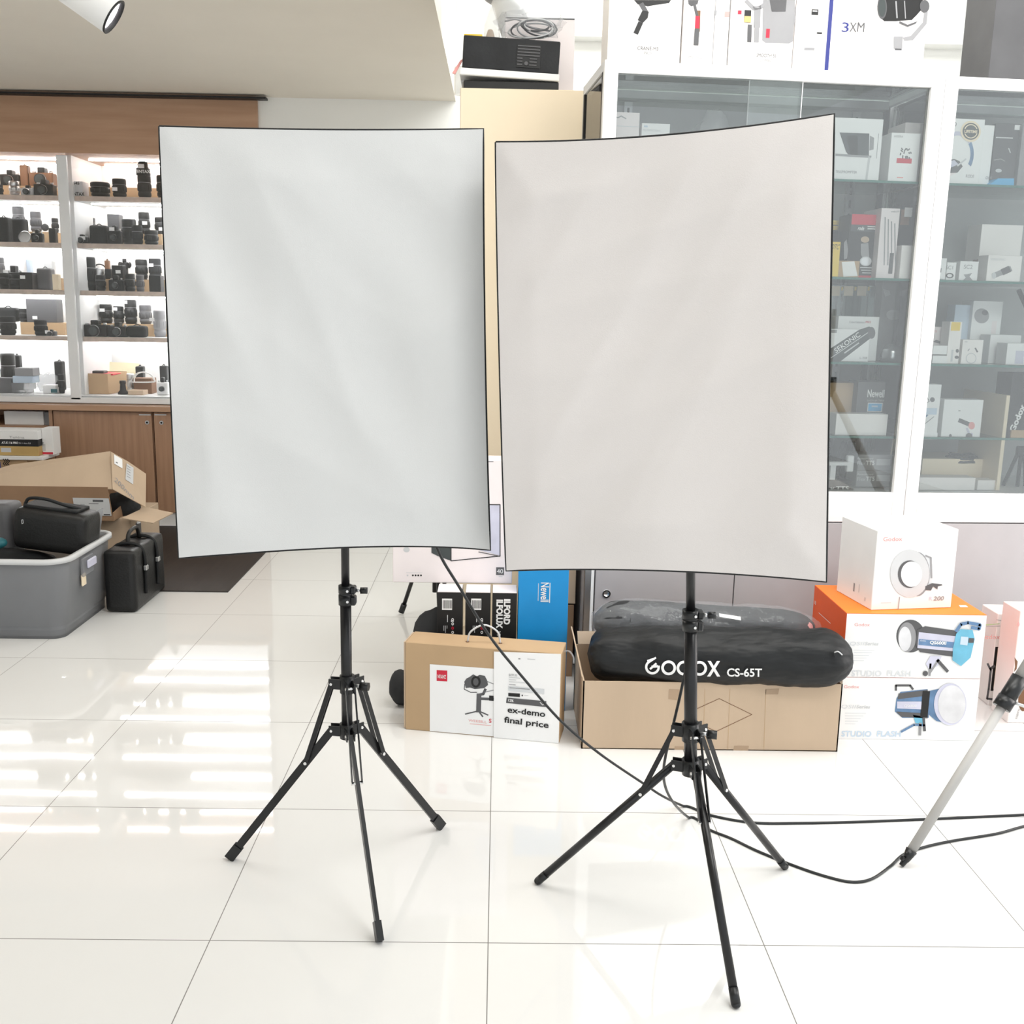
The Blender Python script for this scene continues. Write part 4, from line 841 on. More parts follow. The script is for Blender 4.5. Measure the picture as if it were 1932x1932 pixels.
for k in range(5): b.tube([(c.x+.075*math.cos(a+k)*(1-.1*k), .2+.04*math.sin(a+k), WF+.087+.006*k+.004*math.sin(3*a)) for a in [i*.7 for i in range(10)]], .005, 'black', 6)
b.build('black_cable', label='coil of black cable lying on the beige box in the right cabinet', cat='cable')
cb('beige_box', 'large beige box on the floor of the right cabinet', 1738, 1886, 866, 4, 'cream', .16, .2)
cb('white_box', 'long low white box at front of the right cabinet floor', 1733, 1838, 901, 4, 'warm_white', .05, .07)
cb('white_box', 'low white box behind the long one on the right cabinet floor', 1842, 1884, 906, 4, 'warm_white', .06, .06)
b = B(CFR); c = loc(CFR, 1912, 900, .15)
for k in (-1, 0, 1): b.bar((c.x+.02+k*.012, .15, WF+.13), (c.x+.02+k*.045, .15+.02*abs(k), WF), .012, .012, 'black')
b.box((c.x, .14, WF+.12), (c.x+.05, .16, WF+.155), 'black', .004); b.build('mini_tripod', label='small black tripod right of the pale wooden board', cat='tripod')

# ================================================================ cream cupboard and the things on it
zc0 = at(985, 167, Y=4.15).z; xa, xb = at(868, 166, Y=4.15).x, at(1102, 168, Y=4.15).x
t = thing('cream_cupboard', ((xa+xb)/2, 4.35, 0), 'tall cream cupboard standing behind the gap between the softboxes', 'cupboard')
b = B(); b.box((xa, 4.17, 0), (xb, 4.6, zc0), 'cream', .002); b.build('body', t)
b = B(); b.box((xa+.002, 4.15, .05), (xb-.002, 4.168, zc0-.002), 'cream', .0015); b.build('door', t)
b = B(); p = at(930, 500, Y=4.15); b.cyl((xa+.03, 4.15, 1.1), (xa+.03, 4.13, 1.1), .008, 'steel'); b.build('knob', t)
z = zc0+.001; Y0 = 4.2
t = thing('slide_projector', ((xa+xb)/2-.03, 4.3, z), 'black ventilated device with white band, tilted on the cream cupboard', 'device')
F = frame(at(872, 164, Y=Y0).x, Y0, z); wU = at(1054, 164, Y=Y0).x-at(872, 164, Y=Y0).x
zz = lambda x, y: at(x, y, Y=Y0).z-z
b = B(F); b.box((.005, .0, 0), (wU, .25, zz(1054, 153)-.004), 'black', .003); b.build('base', t)
F2 = frame(at(867, 133, Y=Y0).x, Y0-.004, z+zz(868, 141), lean=2.6)
b = B(F2); b.box((0, 0, 0), (wU+.012, .26, .026), 'white', .003); b.build('band', t)
b = B(F2); b.box((.008, .008, .026), (wU+.008, .25, .026+.118), 'soft_black', .004); bd = b.build('top_housing', t)
b = B(F2)
for k in range(7):
    if k < 3: b.box((.215, .002, .05+k*.011), (.235, .009, .054+k*.011), 'dark_grey'); b.box((.262, .002, .05+k*.011), (.29, .009, .054+k*.011), 'dark_grey')
    else: b.box((.215, .002, .05+k*.011), (.30, .009, .054+k*.011), 'dark_grey')
b.box((.213, .005, .042), (.303, .0085, .126), 'black'); b.cyl((.25, .004, .056), (.25, -.001, .056), .007, 'dark_grey'); b.build('vent_grille', bd)
x0, x1 = at(1000, 100, Y=4.42).x, at(1085, 100, Y=4.42).x
b = B(); b.box((x0-.1, 4.47, z), (x1, 4.58, at(1040, 37, Y=4.47).z), 'pink_white', .001)
b.box((x0-.1, 4.469, at(1040, 37, Y=4.47).z), (x1-.002, 4.47, at(1040, 34, Y=4.47).z), 'dark_grey'); b.build('upright_box', label='pinkish white upright box with dark open top behind the cable bag', cat='box')
zt = z+.155
b = B(); a, c = at(875, 70, Y=4.36), at(910, 70, Y=4.36); b.box((a.x, 4.38, z), (c.x, 4.44, at(890, 64, Y=4.38).z), 'yellow', .001); b.build('yellow_box', label='yellow box peeking behind the black device on the cream cupboard', cat='box')
c = at(928, 60, Y=4.5)
b = B(); hgt = at(915, 21, Y=4.5).z-z; b.lathe((c.x, 4.42, z), [(0, 0), (.035, 0), (.036, hgt*.55), (.03, hgt*.8), (.008, hgt*.97), (0, hgt)], 'haze_plastic', 14); b.build('plastic_bag', label='upright clear plastic bag with orange contents left of cable bag', cat='bag')
b = B(); b.lathe((c.x-.005, 4.42, z+.01), [(0, 0), (.022, 0), (.024, hgt*.6), (.01, hgt*.72), (0, hgt*.73)], 'carton', 12); b.build('orange_packet', label='pale orange packet inside the upright clear plastic bag', cat='packet')
c = at(1010, 65, Y=4.32); ztop = at(930, 73, Y=4.32).z+.012
b = B()
for k in range(6): b.tube([(c.x+.02*math.sin(k)+(.055+.006*k)*math.cos(a), 4.32+.03*math.sin(a+k), ztop+.04+.028*math.sin(a)-.004*k-(c.x-.1)*0) for a in [i*.63 for i in range(11)]], .0035, 'light_grey' if k % 2 else 'dark_grey', 6, 4)
b.tube([(c.x-.12, 4.31, ztop+.05), (c.x-.07, 4.30, ztop+.055), (c.x-.02, 4.31, ztop+.03), (c.x+.06, 4.32, ztop+.02)], .004, 'mid_grey', 6)
b.build('coiled_cables', label='grey cables coiled inside the clear bag on the black device', cat='cable')
b = B(); b.ball((c.x-.025, 4.32, ztop+.042), (.135, .06, .05), 'clear_plastic', 22, 12, .45); b.build('cable_bag', label='crinkled clear bag holding grey cables on the black device', cat='bag')
b = B(); a = at(862, 118, Y=4.3); b.cyl((a.x+.02, 4.3, z-.0), (a.x+.02, 4.3, z+.1), .03, 'haze_plastic'); b.build('clear_jar', label='clear round tub with pink mark at left edge of cream cupboard', cat='jar')
b = B(); p0 = at(853, 138, Y=4.22); p1 = at(868, 112, Y=4.22); b.panel([p0, p0+V((.012, 0, -.004)), p1+V((.014, .02, .008)), p1+V((0, .02, 0))], .003, 'pale_red'); b.build('pink_strap', label='pink strip hanging beside the black device', cat='strap')

# ================================================================ goods on the floor in the middle
YB = 3.36; zbk = at(848, 1116.5, Y=YB).z
def blk(x0, x1, label, draw):
    t0 = at(x0, 1200, Y=YB).x; t1 = at(x1, 1200, Y=YB).x
    o = thing('light_kit_box', ((t0+t1)/2, YB+.05, 0), label, 'box', None)
    b = B(); b.box((t0, YB, 0), (t1, YB+.10, zbk-.002), 'black', .001); b.build('body', o)
    b = B(); b.box((t0+.001, YB+.001, zbk-.002), (t1-.001, YB+.10, zbk), 'pink_white'); b.build('top_flap', o)
    f = front(ID, YB); draw(f); f.build(o)
def bar_(f, x, dx=0):
    f.rect(x, 1129, x+19, 1151, 'paper'); 
    for k in range(9): f.rect(x+2+k*1.9, 1132, x+2.9+k*1.9, 1148, 'black', 2)
    for k, c in enumerate(('white', 'white', 'red', 'white')): f.circ(x+20, 1169+k*8, 2.3, 2.8, c, inner=.5)
    for k, w in enumerate((16, 20, 12)): f.rect(x+3+k*3, 1180, x+4+k*3, 1180+w-6, 'light_grey')
    f.rect(x+9.5, 1160, x+11, 1174, 'light_grey'); f.text('S', x+17, 1170, 5, 'white', rot=-90, bold=.03)
blk(824.5, 871.5, 'black light kit box with barcode, leftmost of three behind the kraft box', lambda f: bar_(f, 834))
blk(877.5, 924.5, 'black light kit box with barcode, middle one of three behind the kraft box', lambda f: bar_(f, 889))
def q(f):
    f.text('ILFORD', 951.5, 1131, 11, 'white', rot=-90, width=49, bold=.05); f.text('ILFOLUX', 937.5, 1131, 11, 'white', rot=-90, width=57, bold=.05); f.text('MKI', 938, 1191, 7, 'light_grey', rot=-90)
    f.rect(951, 1130, 963, 1133, 'white')
blk(928, 974, 'black box with large white vertical lettering, beside the blue box', q)
def q(f): f.text('Newell', 1021, 1099, 15, 'white', rot=-90, width=38, bold=.015); f.rect(1015, 1100, 1016.3, 1134, 'pale_blue'); f.rect(1036.5, 1099, 1038, 1138, 'white')
b = B(); xa, xb = at(976.5, 1200, Y=YB).x, at(1070, 1200, Y=YB).x; b.box((xa, YB, 0), (xb, YB+.10, at(1020, 1050, Y=YB).z), 'blue', .001)
o = b.build('battery_box', label='tall bright blue box with white vertical lettering behind the kraft box', cat='box'); f = front(ID, YB); q(f); f.build(o)
# the large pink-white box on top of the black boxes
YP = at(848, 1100.5, Z=zbk).y; x0, x1 = at(741, 1090, Y=YP).x, at(966, 1090, Y=YP).x
b = B(); b.box((x0, YP, zbk+.001), (x1, YP+.11, at(930, 868, Y=YP).z), 'pink_white', .002)
o = b.build('softbox_carton', label='large pinkish white printed carton resting on the black boxes', cat='box')
f = front(ID, YP)
f.line([(860, 951), (943.5, 952), (943.5, 1049), (851, 1058), (851, 1030)], 1.6, 'black', 2); f.poly([(921, 953), (943, 953), (943, 1048), (905, 1038), (900, 1000), (921, 980)], 'lavender', 1); f.line([(903, 1041), (943.5, 1049.5)], 1.3, 'black', 3)
f.poly([(814, 1030), (851, 1020), (851, 1058), (826, 1049), (814, 1043)], 'screen_dark', 1.5); f.rect(919, 870, 931, 871.5, 'mid_grey')
f.rect(936, 1070, 951, 1085, 'dark_grey'); f.text('40', 937.5, 1081.5, 8.5, 'white', width=11.5); f.rect(941, 1087, 948, 1088.5, 'light_grey')
f.circ(767, 1037, 6, 5, 'light_grey')
for k in range(4): f.circ(779+k*5.1, 1085.5, 1.7, 1.7, 'black')
f.circ(769, 1085.5, 1.6, 1.6, 'light_grey'); f.rect(766, 1080.2, 797, 1080.8, 'light_grey')
f.build(o)
# black bag behind the kraft box
c = at(800, 1230, Y=3.50)
b = B()
b.ball((at(822, 1200, Y=3.46).x, 3.46, .165), (.085, .065, .165), 'soft_black', 22, 14, .12)
c2 = at(752, 1310, Y=3.40); b.ball((c2.x+.015, 3.40, .063), (.05, .05, .063), 'soft_black', 16, 10, .1)
b.build('black_backpack', label='soft black bag squeezed behind the kraft box at its left', cat='bag')
# kraft box
A0, A1 = at(765, 1376, Z=0), at(1055, 1402, Z=0); yk = math.degrees(math.atan2(A1.y-A0.y, A1.x-A0.x)); KF = frame(A0.x, A0.y, 0, yk); kw = (A1-A0).length
kh = (loc(KF, 764, 1212, 0).z+loc(KF, 1060, 1232, 0).z)/2
t = thing('gimbal_carton', KF @ V((kw/2, .06, 0)), 'kraft cardboard carton with gimbal picture and cord handle, standing on the floor', 'box')
b = B(KF); b.box((0, 0, 0), (kw, .115, kh), 'kraft', .002); bd = b.build('body', t)
b = B(KF); b.box((-.006, .004, .004), (-.001, .112, kh-.002), 'carton'); b.build('side_flap', t)
f = front(KF, 0)
f.poly([(811, 1253), (1050, 1270), (1045, 1399), (811, 1379)], 'paper'); f.poly([(824, 1264), (844, 1265), (844, 1285.5), (824, 1284.5)], 'red', 2); f.text('ZHIYUN', 826, 1279, 7, 'white', width=16, bold=.02, flip=True, lift=3)
f.poly([(886, 1277), (893, 1272), (900, 1276), (905, 1273), (915, 1275), (919, 1283), (921, 1292), (914, 1298), (896, 1300), (887, 1297), (879, 1298), (876, 1286), (880, 1280)], 'dark_grey', 2); f.circ(898, 1286, 9, 11, 'black', 3); f.circ(898, 1286, 5, 7, 'dark_grey', 4)
f.line([(877, 1290), (876, 1300), (888, 1306), (900, 1306)], 1.5, 'dark_grey', 2); f.line([(918, 1285), (931, 1290)], 1.5, 'mid_grey', 2); f.line([(914, 1306), (931, 1302)], 1.5, 'mid_grey', 2)
f.line([(916, 1300), (912, 1309), (903, 1311)], 5, 'dark_grey', 2); f.line([(904, 1310), (903, 1342)], 9, 'dark_grey', 2.5); f.line([(908, 1318), (931, 1319)], 5, 'dark_grey', 2); f.rect(923, 1312, 931.5, 1322, 'black', 3)
f.line([(903, 1341), (878, 1347)], 2.4, 'dark_grey', 2); f.line([(903, 1341), (921, 1349)], 2.4, 'dark_grey', 2); f.line([(903, 1341), (911, 1352)], 2.8, 'dark_grey', 2)
f.text('WEEBILL', 884, 1361, 5, 'pale_red', width=35, rot=-1); f.text('S', 922.5, 1363, 7.5, 'red', width=5, bold=.02); f.rect(886, 1366.5, 927, 1367.5, 'pale_red', 2)
f.build(bd)
tf = top(KF, kh); h0, h1 = tf.hit(882, 1211), tf.hit(944, 1214); 
b = B(); b.tube([h0, h0+V((.01, -.005, .035)), (h0+h1)/2+V((0, -.005, .06)), h1+V((-.01, -.005, .04)), h1], .003, 'light_grey'); b.cyl(h0, h0+V((0, 0, .001)), .006, 'brown'); b.cyl(h1, h1+V((0, 0, .001)), .006, 'brown'); b.build('cord_handle', t)
b = B(KF); c = kw-.002; b.tube([(c, .05, kh-.01), (c+.02, .04, kh-.004), (c+.035, .035, kh-.02), (c+.037, .03, kh-.04)], .0028, 'haze_plastic'); b.build('tape_strip', t)
# price sheet on the kraft box
b = B(KF); fp = front(KF, -.004); P4 = [fp.hit(x, y, 0) for x, y in ((931.5, 1397.5), (1054, 1403.5), (1058.5, 1234), (932, 1229.5))]
for p in P4[:2]: p.z = max(p.z, .001)
b.panel(P4, .0012, 'paper'); o = b.build('price_sheet', label='white ex-demo price sheet taped to the front of the kraft carton', cat='sign')
f = front(KF, -.005)
f.rect(978, 1242, 982, 1244, 'mid_grey'); f.rect(995, 1243, 1010, 1244.5, 'light_grey'); f.text('$699.00', 960, 1275, 4.5, 'mid_grey', width=16)
for k, w in enumerate((22, 14)): f.rect(960, 1278+k*4, 960+w, 1279.2+k*4, 'light_grey')
f.rect(960, 1287, 1000, 1288.2, 'light_grey'); f.rect(960, 1291, 973, 1292.2, 'mid_grey'); f.poly([(959, 1294), (1027, 1300), (1027, 1309), (959, 1303)], 'pale_print'); f.rect(961, 1298, 1000, 1299.5, 'mid_grey', 2)
f.poly([(959, 1307), (981, 1308.5), (981, 1315), (959, 1313.5)], 'black'); f.circ(985.5, 1312, 1.5, 1.7, 'dark_grey'); f.rect(989, 1311.5, 997, 1312.7, 'light_grey')
f.poly([(956, 1316), (1031, 1323), (1030, 1334), (955, 1326)], 'dark_grey'); f.text('12%', 959, 1323, 5, 'white', width=10, bold=.03, rot=-4); f.line([(1019, 1325), (1024, 1330), (1028, 1327)], 1.2, 'white', 2)
f.text('ex-demo', 957.5, 1343.5, 11.5, 'black', width=72, bold=.022, rot=-2.5+10.9*0); f.text('final price', 951, 1362.5, 11.5, 'black', width=85, bold=.022, rot=-2.5)
f.build(o)
# brown cartons behind the blue box
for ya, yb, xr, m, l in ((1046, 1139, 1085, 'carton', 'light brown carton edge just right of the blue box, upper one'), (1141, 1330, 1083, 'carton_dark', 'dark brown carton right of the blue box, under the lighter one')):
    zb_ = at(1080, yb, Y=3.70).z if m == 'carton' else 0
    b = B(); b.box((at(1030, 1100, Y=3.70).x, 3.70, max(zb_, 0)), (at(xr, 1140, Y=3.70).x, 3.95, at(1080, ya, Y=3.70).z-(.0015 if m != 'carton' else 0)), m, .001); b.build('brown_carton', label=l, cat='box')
# folded light stand whose foot shows under the pink carton
ft = at(757, 1160, Z=.0); hub = V((-.265, 4.42, .42))
t = thing('folded_light_stand', (hub.x, hub.y, 0), 'black light stand foot poking out under the pinkish carton', 'light stand')
def foot_leg(a, e, r, rf=None, name='leg'):
    b = B(); b.cyl(a, e+(a-e).normalized()*.03, r, 'black_paint'); l = b.build(name, t)
    b = B(); b.cyl(e+(a-e).normalized()*.045, e+V((0, 0, .004)), r*1.45, 'black_plastic', r1=r*1.5); b.build('rubber_foot', l)
for e in (ft+V((0, 0, .008)), V((-.235, 4.27, .012)), V((-.22, 4.60, .012))): foot_leg(hub+(V((e.x, e.y, hub.z))-hub).normalized()*.02, e, .009)
b = B(); b.cyl((hub.x, hub.y, .12), (hub.x, hub.y, .62), .012, 'black_paint'); b.build('pole', t)
b = B(); b.cyl((hub.x, hub.y, .40), (hub.x, hub.y, .44), .022, 'black_plastic'); b.build('collar', t)

# ---------------------------------------------------------------- long cardboard box with the bags
C0, C1 = at(1097, 1415, Z=0), at(1578, 1416, Z=0); BF = frame(C0.x, 3.05, 0, 0); bw = C1.x-C0.x; bh = at(1250, 1287, Y=3.05).z; dp = .36
t = thing('open_carton', (C0.x+bw/2, 3.2, 0), 'long worn cardboard box with diamond mark holding black bags', 'box')
b = B(BF)
q3 = lambda pts, th, m='carton': b.panel([BF @ V(p) for p in pts], th, m)
q3([(0, .002, 0), (bw, .002, 0), (bw, .002, bh), (0, .002, bh)], .004)
q3([(0, dp, 0), (bw, dp, 0), (bw, dp, bh), (0, dp, bh)], .004)
q3([(.002, 0, 0), (.002, dp, 0), (.002, dp, bh), (.002, 0, bh)], .004); q3([(bw-.002, 0, 0), (bw-.002, dp, 0), (bw-.002, dp, bh), (bw-.002, 0, bh)], .004)
q3([(0, 0, .002), (bw, 0, .002), (bw, dp, .002), (0, dp, .002)], .003)
bd = b.build('body', t)
b = B(BF); q3([(.0, .04, bh), (0, dp-.06, bh), (-.02, dp-.07, bh+.085), (-.018, .22, bh+.08)], .004); b.build('flap', t)
b = B(BF); q3([(.01, dp, bh), (bw-.01, dp, bh), (bw-.01, dp+.05, bh+.03), (.01, dp+.05, bh+.03)], .004); b.build('flap', t)
f = front(BF, 0); f.line([(1315, 1337), (1357, 1318), (1418.5, 1348), (1351, 1380), (1305, 1358), (1315, 1337)], 1.1, 'brown')
for pts in ([(1262, 1300), (1286, 1301), (1283, 1322), (1261, 1319)], [(1444, 1301), (1470, 1299), (1468, 1310), (1444, 1310)], [(1273, 1408), (1290, 1408), (1289, 1417), (1272, 1417)], [(1385, 1407), (1413, 1407), (1411, 1417), (1383, 1417)]): f.poly(pts, 'tape')
for x in (1330, 1377, 1445): f.line([(x, 1300), (x-4, 1414)], .8, 'kraft')
f.build(bd)
def sack(name, label, p0, p1, rr, m, seed, ends, film=None, parent=None, nseg=64, amp=.05, extra=None):
    p0, p1 = V(p0), V(p1); d = (p1-p0).normalized(); a = V((0, -1, 0)); a = (a-d*a.dot(d)).normalized(); c = d.cross(a); L = (p1-p0).length; vs = []; S = 40
    for i in range(nseg+1):
        t_ = i/nseg; r = rr*ends(t_)
        for j in range(S):
            an = 2*math.pi*j/S; dr = a*math.cos(an)+c*math.sin(an)
            e = max(0, 1-t_*7)+max(0, 1-(1-t_)*7)
            k = 1+amp*noise.noise(V((t_*7, math.cos(an)*1.4+seed, math.sin(an)*1.4)))+amp*.5*noise.noise(V((t_*22+an, seed, an*2)))+.07*e*math.sin(an*9+seed+t_*12)
            vs.append(p0+d*(L*t_)+dr*r*k)
    fs = [(i*S+j, i*S+(j+1) % S, (i+1)*S+(j+1) % S, (i+1)*S+j) for i in range(nseg) for j in range(S)]
    fs += [tuple(reversed(range(S))), tuple(range(nseg*S, nseg*S+S))]
    b = B(); b.mesh(vs, fs, m, True, True)
    if extra: extra(b)
    return b.build(name, parent, **({} if parent else dict(label=label, cat='bag')))
rb = .092
pL = at(1108, 1233, Y=3.165); pR = at(1606, 1243, Y=3.055)
def ends(t_): return (min(1, max(.02, (1-(1-min(1, t_/.055))**2)**.5)*.95 if t_ < .055 else 1)*(.86+.14*min(1, t_/.3)) if t_ < .5 else (1 if t_ < .86 else max(.12, (1-((t_-.86)/.145)**2.4))**.5*1))
bag = sack('softbox_carry_bag', 'long black fabric carry bag with white lettering lying on the cardboard box', pL, pR, rb, 'bag_fabric', 2, ends, amp=.085)
class CylFace(Face):
    def hit(s, x, y, lift=1):
        d = ray(x, y); ax = (pR-pL).normalized(); w = EYE-pL; rr = rb*1.06+.0006*lift
        dd = d-ax*d.dot(ax); ww = w-ax*w.dot(ax); A = dd.dot(dd); Bq = 2*dd.dot(ww); Cq = ww.dot(ww)-rr*rr
        t = (-Bq-math.sqrt(max(0, Bq*Bq-4*A*Cq)))/(2*A); s.t = t; return EYE+d*t
    def text(s, t, x, y, h, m, rot=0, bold=0, width=None, lift=2):
        vs, fs = text_mesh(t, bold, 1.0); x0 = min(v.x for v in vs); x1 = max(v.x for v in vs); sc = h/.7; sx = width/(x1-x0) if width else sc
        c, sn = math.cos(R(rot)), math.sin(R(rot)); s.any = True
        s.b.mesh([s.hit(x+(v.x-x0)*sx*c-v.y*sc*sn, y-(v.x-x0)*sx*sn-v.y*sc*c, lift) for v in vs], fs, m, False, True)
f = CylFace((0, 0, 0), (1, 0, 0), (0, 0, 1), (0, -1, 0))
f.circ(1231, 1258.5, 14, 14, 'paper', 2, 120, 372, .68); f.line([(1230, 1258), (1241, 1257)], 4.5, 'paper', 2.2); f.line([(1222, 1247), (1234, 1243)], 4, 'paper', 2.2); f.line([(1222, 1251), (1237, 1241)], 3.5, 'paper', 2.4); f.line([(1227, 1262), (1238, 1252)], 4, 'paper', 2.4)
f.circ(1261.5, 1260, 14, 14, 'paper', 2, inner=.64); f.circ(1290.5, 1260.5, 14, 14, 'paper', 2, inner=.64); f.circ(1320, 1261, 14, 14, 'paper', 2, inner=.64); f.rect
f.text('X', 1334, 1275, 27.5, 'paper', width=25, bold=.035, rot=-.5)
f.text('CS-65T', 1371.5, 1276, 15, 'paper', width=66, bold=.02, rot=-.5); f.build(bag, 'printed_lettering')
b = B(); q = pR+V((-.075, -.088, .045)); b.cyl(q, q+V((0, -.004, .001)), .012, 'black_plastic', seg=16); b.tube([q+V((-.01, -.004, .006)), q+V((-.003, -.014, .012)), q+V((.012, -.008, 0))], .002, 'light_grey', 6); b.build('drawstring_toggle', bag)
p2, p3 = at(1122, 1172, Y=3.31), at(1535, 1186, Y=3.31)
wb = sack('wrapped_bag', 'black bag in crinkled clear film lying behind the carry bag', p2, p3, .078, 'soft_black', 5, lambda t_: max(.1, (1-abs(2*t_-1)**8))**.5*(1-.25*t_))
sack('plastic_film', '', p2+V((-.01, 0, .002)), p3+V((.02, 0, 0)), .084, 'clear_plastic', 9, lambda t_: max(.1, (1-abs(2*t_-1)**6))**.5*(1-.22*t_), parent=wb, amp=.14)
b = B(); q = at(1377, 1161, Y=3.235); b.panel([q+V((-.035, 0, .006)), q+V((.035, -.001, -.004)), q+V((.035, -.008, -.014)), q+V((-.035, -.007, -.003))], .001, 'paper'); b.build('paper_label', wb)
b = B(); b.ball(p3+V((-.03, -.02, .004)), (.022, .022, .026), 'pale_red', 12, 8, .2); b.build('red_end', wb)

# ---------------------------------------------------------------- studio light boxes at the right
YR = 3.15
xl, xr = at(1585, 1340, Y=YR).x, at(1843, 1340, Y=YR).x; h1 = at(1715, 1279, Y=YR).z; h2 = at(1730, 1159, Y=YR).z
def flash_art(f, dy, flipx):
    y = lambda v: v+dy
    if not flipx:
        f.circ(1718, y(1200), 27, 31, 'dark_grey', 1); f.circ(1711, y(1202), 17, 28, 'mid_grey', 2); f.circ(1707, y(1205), 12, 23, 'silver_lamp', 3)
        f.poly([(1730, y(1188)), (1745, y(1181)), (1806, y(1190)), (1801, y(1239)), (1735, y(1230)), (1727, y(1215))], 'dark_grey', 4); f.poly([(1733, y(1192)), (1803, y(1200)), (1797, y(1228)), (1730, y(1222))], 'lavender', 5); f.poly([(1733, y(1205)), (1800, y(1211)), (1798, y(1222)), (1732, y(1216))], 'steel_blue', 6)
        f.text('QS600II', 1753, y(1214), 6, 'white', width=31, bold=.03, rot=-2, lift=8); f.text('Godox', 1735, y(1209), 3, 'white', width=11, rot=-2, lift=8)
        f.poly([(1803, y(1195)), (1812, y(1186)), (1834, y(1188)), (1838, y(1205)), (1830, y(1240)), (1812, y(1256)), (1796, y(1245)), (1797, y(1222))], 'sky_blue', 7); f.poly([(1812, y(1200)), (1826, y(1201)), (1824, y(1217)), (1810, y(1215))], 'pale_blue', 8); f.rect(1826, y(1203), 1836, y(1212), 'dark_grey', 9)
        f.line([(1803, y(1190)), (1812, y(1177)), (1825, y(1174)), (1848, y(1178)), (1846, y(1186)), (1832, y(1183))], 6, 'steel_blue', 8)
        f.poly([(1755, y(1237)), (1776, y(1238)), (1768, y(1256)), (1752, y(1262)), (1746, y(1252))], 'lavender', 5); f.line([(1768, y(1245)), (1787, y(1266))], 6, 'dark_grey', 6); f.line([(1770, y(1244)), (1754, y(1268))], 4, 'mid_grey', 6); f.line([(1755, y(1252)), (1753, y(1274))], 4, 'mid_grey', 5); f.circ(1745, y(1270), 5, 5, 'dark_grey', 6)
    else:
        f.poly([(1691, y(1226)), (1699, y(1213)), (1750, y(1208)), (1752, y(1262)), (1702, y(1262)), (1688, y(1250))], 'steel_blue', 2); f.poly([(1695, y(1216)), (1750, y(1209)), (1750, y(1220)), (1693, y(1227))], 'dark_grey', 3); f.poly([(1690, y(1250)), (1750, y(1254)), (1750, y(1263)), (1700, y(1260))], 'dark_grey', 3); f.poly([(1692, y(1231)), (1738, y(1231)), (1738, y(1246)), (1692, y(1244))], 'lavender', 4); f.text('QS600II', 1705, y(1241), 5, 'white', width=23, rot=0, lift=6)
        f.rect(1738, y(1210), 1752, y(1262), 'black', 4); f.poly([(1750, y(1212)), (1772, y(1207)), (1776, y(1270)), (1766, y(1268)), (1750, y(1254))], 'steel_blue', 3)
        f.circ(1792, y(1236), 30.5, 39.5, 'lavender', 5); f.circ(1795, y(1236), 26, 36, 'silver_lamp', 6)
        f.line([(1690, y(1210)), (1690, y(1201)), (1717, y(1201)), (1722, y(1208))], 4, 'dark_grey', 3); f.poly([(1722, y(1256)), (1744, y(1260)), (1744, y(1274)), (1727, y(1272))], 'sky_blue', 3); f.line([(1700, y(1288)), (1724, y(1275)), (1744, y(1276))], 4, 'steel_blue', 4); f.line([(1736, y(1272)), (1735, y(1294))], 5, 'mid_grey', 4); f.line([(1742, y(1262)), (1744, y(1286))], 5, 'dark_grey', 4)
for k, (z0, z1, dx, l, ts) in enumerate(((0, h1-.0008, 0, 'white studio flash box on the floor, under the orange topped box', (1592, 1298, 1586, 1336, 1587, 1389)), (h1, h2, .006, 'white fronted studio flash box with orange top, stacked on another', (1612, 1181, 1602, 1217, 1606, 1275)))):
    t = thing('studio_flash_box', ((xl+xr)/2, YR+.15, z0), l, 'box', None)
    X0, X1 = (xl, xr) if k == 0 else (at(1594, 1200, Y=YR).x, at(1858, 1200, Y=YR).x)
    b = B(); b.box((X0, YR, z0), (X1, YR+.34, z1), 'white' if k == 0 else 'deep_orange', .001)
    bd = b.build('body', t)
    b = B(); b.box((X0+.001, YR-.001, z0+.001), (X1-.001, YR, z1-.001), 'white')
    if k: b.box((X0+.001, YR+.001, z1), (X1-.001, YR+.339, z1+.0008), 'orange')
    b.build('printed_panel', t)
    f = front(ID, YR-.001); f.text('Godox', ts[0], ts[1], 6, 'pale_red', width=29); f.text('QSII', ts[2], ts[3], 7, 'pale_print', width=27, skew=.25); f.text('Series', ts[2]+29, ts[3], 6.5, 'light_grey', width=26, bold=.02, skew=.2)
    for j in range(5): f.rect(ts[2]+8, ts[3]+9+j*5, ts[2]+48-5*j, ts[3]+10+j*5, 'pale_print')
    f.text('STUDIO', ts[4], ts[5], 11, 'pale_blue' if k == 0 else 'pale_print', width=57, bold=.02); f.text('FLASH', ts[4]+67, ts[5], 11, 'pale_blue' if k == 0 else 'pale_print', width=45, bold=.02)
    flash_art(f, 0 if k else 92, k == 0); f.build(bd)
    if k:
        f = side(ID, X0); f.text('QSII', 1540, 1141, 6, 'white', width=9, bold=.02); f.line([(1545, 1156), (1567, 1176)], .8, 'white'); f.build(bd)
        f = top(ID, z1+.001); f.poly([(1809, 1142), (1822, 1142), (1827, 1146), (1812, 1146)], 'white'); f.build(bd)
G0 = at(1643, 1152, Z=h2); G1 = at(1794, 1147, Z=h2)
gy = math.degrees(math.atan2(G1.y-G0.y, G1.x-G0.x)); GF = frame(G0.x, G0.y, h2+.001, gy); gw = (G1-G0).length*1.0; gh = (loc(GF, 1653, 1002, 0).z+loc(GF, 1803, 998, 0).z)/2
b = B(GF); b.box((0, 0, 0), (gw, .235, gh), 'white', .002)
o = b.build('ring_flash_box', label='white ring flash box printed with a round flash head, on the orange top', cat='box')
f = front(GF, 0); f.text('Godox', 1666, 1021, 8, 'pale_red', width=39, bold=.01); f.text('R', 1752.5, 1133, 8, 'lavender', width=7); f.text('200', 1760.5, 1133, 8, 'mid_grey', width=21, bold=.02, skew=.15)
